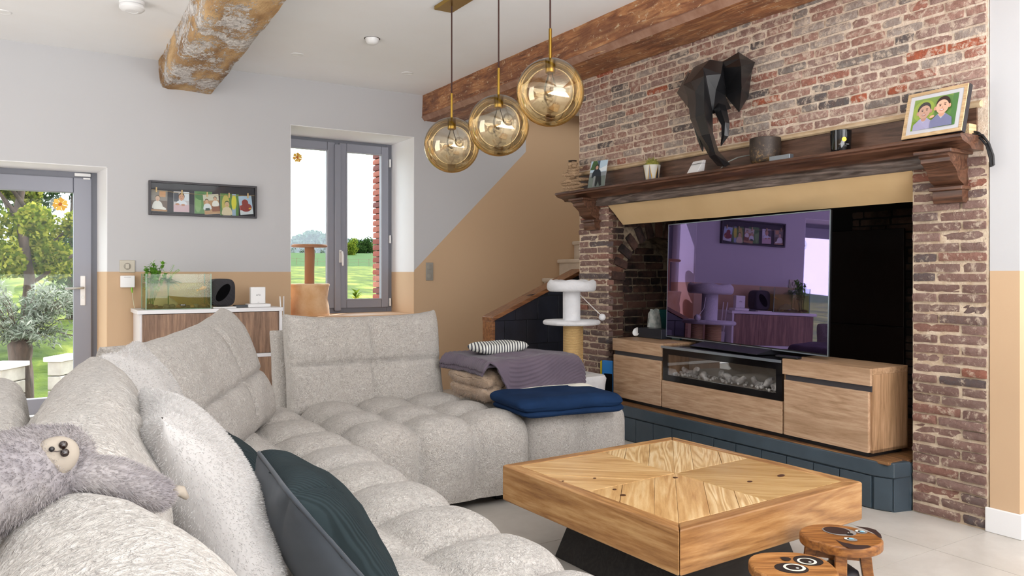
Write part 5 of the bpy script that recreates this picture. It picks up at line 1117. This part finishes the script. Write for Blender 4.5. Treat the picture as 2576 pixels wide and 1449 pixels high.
# ---------------------------------------------------------------- blankets on the ottoman
def slab(name, mat, c, sx, sy, h, rz=0, wr=.008, sd=0, edge=6, lift=None, nu=40, nv=26, parent=None, ribs=None):
    """soft folded cloth: rounded slab with wrinkles"""
    m = MB(); cs, sn_ = math.cos(rz), math.sin(rz)
    def side(s_):
        def fn(u, v):
            u, v = math.sin((u * 2 - 1) * PI / 2), math.sin((v * 2 - 1) * PI / 2); ed = max(0, 1 - abs(u) ** edge) ** .5 * max(0, 1 - abs(v) ** edge) ** .5
            x, y = sx / 2 * u, sy / 2 * v; z = h / 2 * ed * s_; k_ = max(abs(u), abs(v)) / max(1e-6, (abs(u) ** 14 + abs(v) ** 14) ** (1 / 14)); x *= k_; y *= k_
            p = V((x, y, z)); q = noise.noise_vector(V((x * 7, y * 7, sd + s_)))
            z += wr * noise.noise(V((x * 6, y * 6, sd))) + (ribs(x, y) * ed if ribs and s_ > 0 else 0); x += q.x * wr; y += q.y * wr
            if lift: z += lift(x, y)
            return V((c[0] + x * cs - y * sn_, c[1] + x * sn_ + y * cs, c[2] + z))
        return fn
    m.grid(side(1), nu, nv); m.grid(side(-1), nu, nv, True)
    return m.build(name, mat, parent, smooth=180, weld=.002)
NAVY = plain('navy_fleece', '1b3152', .9, c2='152845', vs=5, bump=.15, bs=60, spec=.1)
PURP = plain('mauve_velour', '5a4e5c', .8, c2='4d4250', vs=6, sheen=.15); CREAMT = plain('cream_throw', 'd8d4c6', .9, c2='cdc8b8', vs=9, bump=.4, bs=60, bd=.006, sheen=.2)
BEIP = plain('beige_faux_fur', 'b39b84', .95, c2='a08871', vs=12, bump=.6, bs=60, bd=.006, sheen=.3)
nv_ = thing('navy_blanket', 'folded navy blue fleece blanket on the front of the ottoman', 'blanket', (2.35, 3.28, .44))
nl = lambda x, y: -.03 * max(0, x - .12) ** 1 + (-.25 * max(0, -y - .14))
for k, (dz, sx_, sy_, dx) in enumerate(((.433, .60, .37, .012), (.472, .605, .385, -.004))):
    slab('fold', NAVY, (2.335 + dx, 3.29, dz + .004), sx_, sy_, (.045, .066)[k], -.10, .005, k * 3, 14, nl, 44, 30, nv_)
tb_ = thing('beige_blanket', 'fluffy beige ribbed faux fur blanket under the mauve blanket', 'blanket', (2.35, 3.82, .44))
rb = lambda x, y: .012 * math.cos((x) * 2 * PI / .075)
for k, dz in enumerate((.46, .535)):
    o = slab('fold', BEIP, (2.375 - .01 * k, 3.79, dz + .004), .60, .42, .085, .02, .010, 20 + k, 12, lambda x, y: .010 * math.cos(x * 2 * PI / .075) * (1 if abs(y) > .1 else .4), 70, 30, tb_)
    fur(o, 9000, .016, .0009, BEIP, tb_, (0, -.3, -.2), 30 + k, .7)
o = slab('white_throw', CREAMT, (2.43, 3.50, .468), .50, .30, .075, -.16, .016, 40, 8, lambda x, y: -.1 * max(0, -y - .08), 46, 30); tag(o, 'crumpled white throw between the navy and mauve blankets', 'blanket')
o = slab('cream_throw', plain('ivory_knit', 'd8cfb4', .9, bump=.5, bs=90, sheen=.2), (2.30, 3.545, .432), .30, .16, .045, -.5, .012, 44, 5, None, 30, 20); tag(o, 'ivory knitted throw corner peeking out left of the white throw', 'blanket')
# mauve blanket: folded stack whose front flap hangs down at the right
pb_ = thing('mauve_blanket', 'mauve wave-ribbed blanket draped over the beige fur blanket', 'blanket', (2.45, 3.8, .6))
def drape(off, sd, front):
    def fn(u, v):
        x = 2.03 + .655 * u + .03 * math.sin(v * 3)
        L = .475 + front * (0.12 + .88 * min(1, max(0, (u - .08) / .12))) ; s_ = v * L
        y0_, ztop = 4.03, .645 + off + .025 * math.sin(u * PI) + .010 * noise.noise(V((u * 5, v * 5, sd)))
        edge = .05; flat = .475 - .03 * u
        if s_ < flat: y, z = y0_ - s_, ztop
        else:
            q = s_ - flat; R_ = .06; a = min(q / R_, 1.35); y = y0_ - flat - R_ * math.sin(a); z = ztop - R_ * (1 - math.cos(a)) - max(0, q - R_ * 1.35) * .97; y -= max(0, q - R_ * 1.35) * .2
        du = min(u, 1 - u) * .8
        if du < .05: z -= (.05 - du) ** 2 / .05 * .9
        rib = .0035 * math.sin((s_ * 1.0 + .045 * math.sin(x * 9 + s_ * 4) + .3 * x) * 2 * PI / .021)
        return V((x + rib * .3, y - rib * (.7 if s_ > flat else 0), z + (rib if s_ <= flat else 0)))
    return fn
for k, (off, fr_) in enumerate(((0, .20), (-.022, .03))):
    m = MB(); m.grid(drape(off, k, fr_), 90, 200 if k == 0 else 120); o = m.build('fold' if k else 'ribbed_cover', PURP, pb_, smooth=180); sd_ = o.modifiers.new('thick', 'SOLIDIFY'); sd_.thickness = .012; sd_.offset = -1
t = NT('ticking_stripe'); wv = t.n('TexWave'); t.l(t.coord(rot=(0, 0, .5)), wv.inputs[0]); wv.inputs['Scale'].default_value = 19; wv.inputs['Distortion'].default_value = .3
STRIPE = t.col(t.ramp(wv.outputs['Fac'], [(.5, 'd5d6d0'), (.62, '45454c')], 'CONSTANT'), .85, 0, .2)
o = slab('striped_pouch', STRIPE, (0, 0, 0), (.33), .17, .06, 0, .010, 50, 7, None, 40, 24); tag(o, 'small striped cloth pouch lying on top of the mauve blanket', 'pouch'); o.location = (2.29, 3.80, .695); o.rotation_euler = (.03, 0, .12)
# ================================================================ coffee table
PINE = ('8f5f30', 'b5854c', 'd2a669')
TWs = [wood('reclaimed_pine_side', ('7c5632', 'ab7d4e', 'cba26e'), 0, .8, .26, .2, True, .5, 6, .5), wood('reclaimed_pine_top_a', ('a87a48', 'cba26c', 'e2c290'), 0, .8, .28, .2, True, .5, 6, .42), wood('reclaimed_pine_top_b', ('98703e', 'bd9862', 'd0ae78'), 0, .9, .26, .15, True, .5, 5, .4), wood('reclaimed_pine_top_c', ('b48c5a', 'd6b480', 'ead2a8'), 0, .9, .33, .4, True, .5, 12, .75)]
TBL = (2.113, 2.193); tr_ = math.radians(2.2)
ta = thing('coffee_table', 'low square coffee table of reclaimed pine with fan parquet top and black base', 'table', (*TBL, 0), tr_)
A = .478; ZT, ZB = .352, .212; BD = .052
def plank_poly(poly, z0, z1, name, mat, ang, cut=.002, lift=0):
    """prism of a convex polygon, local frame turned so the grain runs along ang"""
    cx_ = sum(p[0] for p in poly) / len(poly); cy_ = sum(p[1] for p in poly) / len(poly); c, s_ = math.cos(-ang), math.sin(-ang)
    q = []
    for x, y in poly:
        dx, dy = x - cx_, y - cy_; L = math.hypot(dx, dy); k = max(0, 1 - cut / max(L, .004)); dx *= k; dy *= k; q.append((dx * c - dy * s_, dx * s_ + dy * c, 0))
    m = MB(); m.prism(q, (0, 0, z1 - z0)); o = m.build(name, mat, ta, local=True, bevel=.0012); o.location = (cx_, cy_, z0 + lift); o.rotation_euler = (0, 0, ang); return o
def clip(poly, a, b, c):
    out = []
    for i in range(len(poly)):
        p, q = poly[i], poly[(i + 1) % len(poly)]; fp_, fq = a * p[0] + b * p[1] - c, a * q[0] + b * q[1] - c
        if fp_ <= 0: out.append(p)
        if fp_ * fq < 0: k = fp_ / (fp_ - fq); out.append((p[0] + (q[0] - p[0]) * k, p[1] + (q[1] - p[1]) * k))
    return out
I_ = A - BD
for sx in (-1, 1):
    for sy in (-1, 1):
        quad = [(0, 0), (sx * I_, 0), (sx * I_, sy * I_), (0, sy * I_)]
        d = V((sx, sy)).normalized(); n_ = V((-d.y, d.x)); ang = math.atan2(d.y, d.x)
        lr = sx * sy < 0                                   # quadrants pointing left and right in the picture: broad boards
        cuts = [-.30, -.10, .11, .30] if lr else [-.30, -.19, -.075, 0, .10, .20, .30]
        if (sx, sy) == (1, -1): cuts = [-.30, .30]
        for a, b in zip(cuts, cuts[1:]):
            p = clip(clip(quad, n_.x, n_.y, b), -n_.x, -n_.y, -a)
            if len(p) > 2: plank_poly(p, ZT - .02, ZT - .002, 'parquet_plank', TWs[2 if (sx, sy) == (1, -1) else 1 if lr else rr.choice((1, 3, 3))], ang, lift=rr.uniform(0, .0012))
for k in range(4):
    a = k * PI / 2; c, s_ = math.cos(a), math.sin(a); rot = lambda x, y: (x * c - y * s_, x * s_ + y * c)
    plank_poly([rot(-A, -A), rot(A, -A), rot(A - BD, -A + BD), rot(-A + BD, -A + BD)], ZB, ZT, 'border_board', TWs[0], a, .0008).modifiers['bevel'].width = .006
bx(-I_, I_, -I_, I_, ZT - .06, ZT - .021).build('under_panel', TWs[0], ta, local=True)
KN = plain('dark_knot', '3a2213', .35, c2='57351c', vs=60)
for px, py, rx, ry, a in ((1965, 1195.5, .022, .011, .2), (1886, 1210.5, .012, .008, .1), (1567, 1244.5, .010, .010, .3), (1546, 1230, .007, .006, 0), (1699, 1200.5, .009, .010, 0), (1496, 1202, .006, .005, 0), (1416, 1209, .005, .004, 0)):
    p = onZ(px, py, ZT + .0006); c_, s_ = math.cos(-tr_), math.sin(-tr_); dx, dy = p.x - TBL[0], p.y - TBL[1]; x, y = dx * c_ - dy * s_, dx * s_ + dy * c_
    m = MB(); m.lathe([(.001, -.003), (1, -.003), (1, -.0003), (.6, 0), (.001, 0)], n=18); o = m.build('knot', KN, ta, local=True, smooth=50); o.location = (x, y, ZT + .0003); o.scale = (rx, ry, 1); o.rotation_euler = (0, 0, a)
BLKW = wood('black_stained_wood', ('0c0b0b', '1a1817', '2a2725'), 0, 1, .5, .2, False)
MB().hexa([(-.33, -.33, 0), (.33, -.33, 0), (.33, .33, 0), (-.33, .33, 0), (-.27, -.27, .21), (.27, -.27, .21), (.27, .27, .21), (-.27, .27, .21)]).build('base', BLKW, ta, local=True, bevel=.006)

# ---------------------------------------------------------------- two painted children's stools
STW = wood('acacia_stool', ('6e4422', '9c6836', 'c08c54'), 0, 1.6, .35, .06, False, .5, 7, .5); STW2 = wood('acacia_stool_dark', ('5a3418', '865427', 'a8723c'), 0, 1.6, .35, .06, False, .5, 7, .5)
VR, VF = V((HY_, -HX, 0)), V((HX, HY_, 0))
def stool(label, c, outline, wd1, prints, zt=.28, leg_r=.078, la=0.0):
    th = thing('stool', label, 'stool', (c[0], c[1], 0), -YAW, group='small wooden animal stools')
    m = MB(); m.prism([(x, y, zt - .034) for x, y in outline], (0, 0, .034)); m.build('seat', wd1, th, local=True, bevel=.008, seg=3)
    for k in range(4):
        a = PI / 4 + k * PI / 2 + la; m = MB(); ca, sa = math.cos(a), math.sin(a)
        def sq(r_, z, w_): return [(r_ * ca + w_ * (ca * i - sa * j), r_ * sa + w_ * (sa * i + ca * j), z) for i, j in ((-1, -1), (1, -1), (1, 1), (-1, 1))]
        m.hexa(sq(leg_r + .032, 0, .014) + sq(leg_r, zt - .033, .018)); m.build('leg', wd1, th, local=True, bevel=.003)
    m = MB()
    for k in range(2):
        a = PI / 4 + k * PI / 2 + la; ca, sa = math.cos(a), math.sin(a); L = leg_r - .014
        for s_ in (1,): m.hexa([(i * ca - j * sa, i * sa + j * ca, z) for z in (zt - .075, zt - .034) for i, j in ((-L, -.010), (L, -.010), (L, .010), (-L, .010))])
    m.build('cross_brace', wd1, th, local=True)
    o = bpy.data.objects.new('painted_face', print_mesh(prints, .00025)); C.objects.link(o); o.parent = th; o.location = (0, 0, zt + .0004)
    return th
def st_pt(px, py, c, z=.28): p = onZ(px, py, z) - V((c[0], c[1], z)); return (p.dot(VR), p.dot(VF))
c1 = (1.868, 1.462); c2 = (2.210, 1.558)
circ = [(.119 * math.copysign(abs(math.cos(q)) ** .82, math.cos(q)), .112 * math.copysign(abs(math.sin(q)) ** .82, math.sin(q))) for q in [2 * PI * i / 40 for i in range(40)]]
def el_(px, py, rx, ry, col, rot, c): x, y = st_pt(px, py, c); return ('e', x, y, rx, ry, col, rot)
s_ = stool('wooden stool with round white-ringed owl eyes painted on the seat', c1, circ, STW, [el_(1991, 1429.5, .047, .040, '1d1310', -.1, c1), el_(2033, 1410.5, .042, .041, '1d1310', -.2, c1), el_(1998.5, 1428, .031, .0285, 'dcd8c8', 0, c1), el_(2030, 1412.6, .0275, .0265, 'dcd8c8', 0, c1), el_(1998, 1428, .0225, .0205, '20140f', 0, c1), el_(2029.5, 1412.5, .020, .020, '20140f', 0, c1), el_(2006, 1430.5, .0045, .004, 'f2efe4', 0, c1), el_(2037.5, 1415.5, .0045, .004, 'f2efe4', 0, c1),
    ('p', [st_pt(x, y, c1) for x, y in ((1962, 1403.5), (1972, 1403), (1984, 1404), (1991, 1408), (1986, 1412), (1976, 1412.5), (1969, 1410))], '20140f')], la=.35)
dog = []
for i in range(48):
    q = 2 * PI * i / 48; r0 = .111 + .016 * max(0, math.cos(q - 1.9 + PI)) ** 4 + .016 * max(0, math.cos(q + .35)) ** 6 - .010 * math.exp(-((q - 3.85) / .12) ** 2)
    dog.append((r0 * 1.04 * math.cos(q), r0 * .98 * math.sin(q)))
P2 = lambda pts: [st_pt(x, y, c2) for x, y in pts]
GB, DK = '85807c', '2a1512'
s_ = stool('wooden stool with a dog face painted on the seat behind the owl stool', c2, dog, STW2, [
    ('p', P2([(2150, 1324), (2182, 1327), (2203, 1333), (2216, 1345), (2219, 1355), (2211, 1352), (2196, 1341), (2176, 1332)]), DK), ('p', P2([(2102, 1358), (2118, 1364), (2152, 1371), (2183, 1372), (2193, 1376), (2168, 1382), (2140, 1381), (2120, 1373)]), DK),
    el_(2111, 1337, .052, .042, GB, -.55, c2), el_(2166, 1338, .019, .021, GB, -.5, c2), el_(2140, 1357.5, .020, .017, GB, -.5, c2), el_(2105, 1335.5, .041, .036, DK, -.6, c2), el_(2137, 1344.5, .012, .011, '120a0a', 0, c2),
    el_(2164, 1337.5, .0145, .0125, 'e2dccb', -.5, c2), el_(2136, 1357, .0150, .0115, 'e2dccb', -.5, c2), el_(2166.5, 1338.8, .0105, .0100, '1d1310', -.5, c2), el_(2139.5, 1357.6, .0105, .0090, '1d1310', -.5, c2), el_(2169, 1339.6, .0078, .0078, '7fb4c8', -.5, c2), el_(2142, 1358, .0078, .0072, '7fb4c8', -.5, c2), el_(2134, 1343, .0022, .0018, 'd8d0c8', 0, c2)], la=.5)
m = MB(); m.lathe([(.001, 0), (.062, 0), (.068, .02), (.068, .14), (.060, .17), (.04, .185), (.001, .188)], n=24); m.v = [tuple(V(q) + noise.noise_vector(V(q) * 18) * .004) for q in m.v]; m.v = [(x, y, max(0, z)) for x, y, z in m.v]
o = m.build('black_pouch', plain('black_leather', '17181d', .45, bump=.2, bs=60), smooth=60); o.location = (c2[0] - .005, c2[1] - .005, 0); tag(o, 'black leather pouch standing on the floor beneath the dog-faced stool', 'pouch')
# ================================================================ outdoors
t = NT('meadow'); co = t.coord((1, .35, 1), kind='World'); n_ = t.noise(co, .9, 6, .65); n2 = t.noise(t.coord(kind='World'), .035, 2)
g = t.ramp(n_, [(.35, '28380a'), (.5, '404e10'), (.65, '6e742c')]); sp3 = t.n('SeparateXYZ'); t.l(t.coord(kind='World'), sp3.inputs[0])
far = t.math('GREATER_THAN', t.math('ADD', sp3.outputs[1], t.math('MULTIPLY', n2, 6)), 92); g = t.mix(far, g, lin('24400e')); t.bump(n_, 1.0, .2); MEAD = t.col(g, .9, 0, .1)
def hz_(x, y):
    d = y + .25 * x
    z = -.62 + .32 * min(1, max(0, (d - 10) / 12)) + .0307 * max(0, min(d, 100) - 25) + .053 * max(0, min(d, 152) - 100)
    return z + .25 * noise.noise(V((x * .02, y * .02, 0))) * min(1, max(0, (d - 20) / 30))
m = MB(); m.grid(lambda u, v: (lambda x, y: V((x, y, hz_(x, y))))(-120 + 240 * u, 7.34 + 250 * v ** 2.2), 60, 90); m.build('terrain', MEAD, smooth=180); tag(bpy.data.objects['terrain'], 'sloping green meadow outside the window', kind='structure')
tag(bx(-3, 8, 7.36, 9.6, -.6, -.2).build('reflector', plain('pale_reflector', 'b0aaa0', .8, c2='a29c92', vs=4)), 'added unseen pale terrace along the outer wall', kind='structure')  # unseen slab added to bounce sunlight up into the reveals
FL = {}
def foliage_mat(name, a, b, c):
    t = NT(name); r_ = t.n('NewGeometry').outputs['Random Per Island']; cl = t.ramp(r_, [(.1, a), (.5, b), (.9, c)])
    d = t.n('BsdfDiffuse'); t.l(cl, d.inputs[0]); tr = t.n('BsdfTranslucent'); t.l(cl, tr.inputs[0]); ms = t.n('MixShader'); ms.inputs[0].default_value = .45; t.l(d.outputs[0], ms.inputs[1]); t.l(tr.outputs[0], ms.inputs[2]); t.l(ms.outputs[0], t.out.inputs[0]); return t.mat
YG = foliage_mat('yellow_green_leaves', '46561a', '72802c', 'a8a446'); DG = foliage_mat('dark_green_leaves', '1e3016', '2a401e', '3c5228'); SG = foliage_mat('silver_willow_leaves', '5e6656', '7c8274', '9a9d92'); HG = foliage_mat('hillside_trees', '26392a', '334a38', '455a48')
BARK = plain('tree_bark', '5d4c44', .9, c2='3f332e', vs=12, bump=.9, bs=25, bd=.02, stretch=(1, 1, .3))
def leaves(name, mat, pts, size, asp, parent, n, spread, seed, droop=0):
    r = random.Random(seed); m = MB()
    for k in range(n):
        c, R_ = r.choice(pts); d = V((r.gauss(0, 1), r.gauss(0, 1), r.gauss(0, 1))).normalized() * R_ * r.random() ** .4; p = V(c) + d
        a = V((r.uniform(-1, 1), r.uniform(-1, 1), r.uniform(-1, 1) - droop)).normalized(); s_ = a.cross(V((r.uniform(-1, 1), r.uniform(-1, 1), r.uniform(-1, 1)))).normalized(); L = size * r.uniform(.6, 1.4)
        m.add([p - a * L * .5, p + s_ * L * asp, p + a * L * .5, p - s_ * L * asp], [(0, 1, 2, 3)])
    me = bpy.data.meshes.new(name + '_mesh'); me.from_pydata(m.v, [], m.f); me.materials.append(mat); o = bpy.data.objects.new(name, me); C.objects.link(o); o.parent = parent; o.matrix_parent_inverse = parent.matrix_basis.inverted(); tag(o, kind='stuff'); return o
def px_at(px, py, dist): return ray(px, py) * dist + V((0, 0, CAM_H))
# big garden tree behind the door
r = random.Random(4); base = px_at(60, 760, 15.5); base.z = hz_(base.x, base.y)
tr1 = thing('garden_tree', 'tall yellow-green leafy tree filling the view through the garden door', 'tree', base)
tk = MB(); tk.tube([base, base + V((.1, 0, 1.4)), base + V((-.1, .1, 2.8)), base + V((.2, 0, 4.6))], [.13, .10, .08, .03], 10); tk.build('trunk', BARK, tr1, smooth=180)
for k in range(9):
    a = k * .7; b0 = base + V((0, 0, 1.2 + .33 * k)); e = b0 + V((1.9 * math.cos(a) * (1 - k * .06), 1.2 * math.sin(a), 1.0 + .1 * k)); MB().tube([b0, b0.lerp(e, .5) + V((0, 0, .25)), e], [.045, .03, .010], 7).build('branch', BARK, tr1, smooth=180)
pts = [((base.x + r.gauss(0, 1.25), base.y + r.gauss(0, .8), base.z + r.uniform(1.6, 5.4)), r.uniform(.25, .5)) for k in range(46)]
leaves('foliage', YG, pts, .10, .34, tr1, 34000, 0, 5)
base2 = px_at(185, 780, 23); base2.z = hz_(base2.x, base2.y)
tr2 = thing('evergreen', 'dark green drooping evergreen beyond the yellow-green garden tree', 'tree', base2)
MB().tube([base2, base2 + V((0, 0, 4.5))], [.2, .05], 8).build('trunk', BARK, tr2, smooth=180)
leaves('foliage', DG, [((base2.x + r.gauss(0, .9), base2.y + r.gauss(0, .6), base2.z + r.uniform(.6, 4.4)), .55) for k in range(26)], .16, .2, tr2, 7000, 0, 6, .8)
# pollarded silver willow near the door
wbz = px_at(52, 905, 9.0); wz_ = hz_(wbz.x, wbz.y); wl = thing('pollard_willow', 'pollarded silver-leaved tree with a thick knobbly trunk outside the door', 'tree', (wbz.x, wbz.y, wz_))
top = V((wbz.x, wbz.y, .26)); m = MB(); m.tube([(wbz.x, wbz.y, wz_ - .1), (wbz.x + .01, wbz.y, -.05), (wbz.x - .01, wbz.y, .1), tuple(top), (wbz.x + .03, wbz.y, .34)], [.15, .12, .11, .13, .08], 14); m.v = [tuple(V(q) + noise.noise_vector(V(q) * 9) * .03) for q in m.v]; m.build('trunk', BARK, wl, smooth=180)
tw = MB(); ends = []
for k in range(70):
    a = r.uniform(0, 6.28); e = top + V((math.cos(a) * r.uniform(.15, .85), math.sin(a) * r.uniform(.1, .6), r.uniform(.05, .75))); mid = top.lerp(e, .5) + V((0, 0, .14)); tw.tube([top, mid, e], [.007, .005, .002], 4); ends += [(tuple(top.lerp(e, q) + V((0, 0, .13 * (1 - abs(2 * q - 1))))), .08) for q in (.45, .6, .75, .9, 1)]
tag(tw.build('twigs', BARK, wl), kind='stuff'); leaves('foliage', SG, ends, .075, .10, wl, 5200, 0, 9)
# garden walls seen low through the door
GST = plain('garden_stone', 'b8b2aa', .85, c2='9c968e', vs=5, bump=.4, bs=12)
for px_, py_, d, w2, h2, lab in ((6, 985, 8.2, .12, .5, 'pale stone garden block at the far left outside the door'), (162, 955, 8.6, .07, .44, 'pale stone garden post just left of the door frame')):
    p = px_at(px_, py_, d); gz = hz_(p.x, p.y); gs = thing('garden_wall', lab, 'wall', (p.x, p.y, gz), -YAW)
    zt_ = (p.z + h2 * .5) - gz
    for i in range(5): bx(-w2, w2, -.2, .2, zt_ * i / 5 + .004, zt_ * (i + 1) / 5 - .004).build('stone', GST, gs, local=True, bevel=.01)
    bx(-w2 - .03, w2 + .03, -.23, .23, zt_, zt_ + .05).build('coping', plain('coping_stone', 'd4d0ca', .8), gs, local=True, bevel=.008)
# hedgerow trees at the top of the field, and the wooded hill
def lump_tree(label, px, py_base, py_top, dist, wpx, mat, name, seed, n=2600, grp=None):
    p = px_at(px, py_base, dist); sc = dist / FPX; hgt = (py_base - py_top) * sc; wd_ = wpx * sc; th = thing(name, label, 'tree', (p.x, p.y, p.z), group=grp); q = random.Random(seed)
    MB().tube([p + V((0, 0, -2)), p + V((0, 0, hgt * .7))], [wd_ * .04, wd_ * .02], 6).build('trunk', BARK, th)
    pt = [((p.x + q.uniform(-.42, .42) * wd_, p.y + q.gauss(0, .2) * wd_, p.z + hgt * q.uniform(.0, .86)), wd_ * q.uniform(.14, .22)) for k in range(26)]
    leaves('foliage', mat, pt, wd_ * .06, .4, th, n, 0, seed); return th
lump_tree('dark green field tree seen in the right window pane', 905, 641, 596, 150, 62, DG, 'field_tree', 61, 5200)
lump_tree('lighter round field tree at the left of the right window pane', 874, 642, 601, 133, 50, foliage_mat('field_tree_leaves', '344618', '56681e', '7c822e'), 'field_tree', 62, 4200)
lump_tree('thin pale field tree near the brick jamb', 944, 640, 606, 168, 36, foliage_mat('pale_tree_leaves', '3a4e26', '566a36', '788458'), 'field_tree', 63, 2600)
for k in range(5): lump_tree(('first', 'second', 'third', 'fourth', 'fifth')[k] + ' low dark hedge tree from the left along the field edge', 738 + k * 24, 646, 622 + (k % 3) * 3, 152 + 5 * (k % 2), 17, DG, 'hedge_shrub', 70 + k, 900, 'hedge trees in the left pane')
m = MB(); m.grid(lambda u, v: V((-260 + 560 * u, 330 + 160 * v, 2 + 13 * math.sin(min(1, v * 1.3) * PI / 2) * (.55 + .45 * math.exp(-((u - .40) / .16) ** 2)) + .8 * noise.noise(V((u * 20, v * 5, 1))))), 60, 14); m.build('hill', plain('wooded_hill', '35482e', .95), smooth=180); tag(bpy.data.objects['hill'], 'distant wooded hill', kind='structure')
r = random.Random(8); wo = MB()
for i in range(40):
    px = 700 + i * 7; ht = 604 - 22 * math.exp(-((px - 790) / 40) ** 2) + r.uniform(-3, 3); q0 = px_at(px, 626, 330)
    for k in range(230):
        yy = 652 - (652 - ht) * r.random() ** .8; c_ = px_at(px + r.gauss(0, 5), yy, 330 + r.uniform(-6, 6)); d = V((r.gauss(0, 1), r.gauss(0, 1), r.gauss(0, 1))).normalized() * .9; e = d.cross(V((r.uniform(-1, 1), r.uniform(-1, 1), 1))).normalized() * .7; wo.add([c_ - d, c_ + e, c_ + d, c_ - e], [(0, 1, 2, 3)])
me = bpy.data.meshes.new('woods_mesh'); me.from_pydata(wo.v, [], wo.f); me.materials.append(HG); wo = bpy.data.objects.new('woods', me); C.objects.link(wo); tag(wo, 'hazy woods on the distant hill seen through the window', 'woods', kind='stuff')
# posts and wire of the field fence
FP = plain('fence_post', '6b5a48', .9); fe = thing('field_fence', 'thin wire fence with wooden posts across the meadow', 'fence', px_at(900, 665, 60))
pp_ = [px_at(720 + i * 26, 672, 96) for i in range(10)]
for p in pp_: z_ = hz_(p.x, p.y); MB().tube([(p.x, p.y, z_ - .1), (p.x, p.y, z_ + .85)], .025, 6).build('post', FP, fe)
for h_ in (.45, .8): MB().tube([(p.x, p.y, hz_(p.x, p.y) + h_) for p in pp_], .012, 4).build('wire', FP, fe)
p = px_at(896, 752, 11.2); z_ = hz_(p.x, p.y); yb = thing('garden_shrub', 'bright yellow-green shrub tip just outside the right window pane', 'shrub', (p.x, p.y, z_))
m = MB(); m2 = MB()
for k in range(26):
    a = r.uniform(0, 6.28); q0 = V((p.x, p.y, p.z - .16)); leaf(m, q0 + V((0, 0, .012 * k * .8)), V((math.cos(a), math.sin(a), .7)), .13, .022)
m.build('leaf', YG, yb); MB().tube([(p.x, p.y, z_ - .05), (p.x, p.y, p.z + .05)], .012, 6).build('stem', BARK, yb)
# thin summer haze over the far fields
t = NT('summer_haze'); t.t.nodes.remove(t.bsdf); vs_ = t.n('VolumeScatter'); vs_.inputs['Color'].default_value = (.82, .90, 1, 1); vs_.inputs['Density'].default_value = .0010; vs_.inputs['Anisotropy'].default_value = .3; t.l(vs_.outputs[0], t.out.inputs['Volume'])
hb_ = bx(-200, 320, 170, 520, -3, 60).build('outside_haze', t.mat); tag(hb_, 'thin bluish haze before the distant hill', kind='stuff')
# the rest of the room, behind and beside the camera: plain walls, where unseen area lamps stand in for windows
WF = plain('window_frame_white', 'e2e2e2', .4)
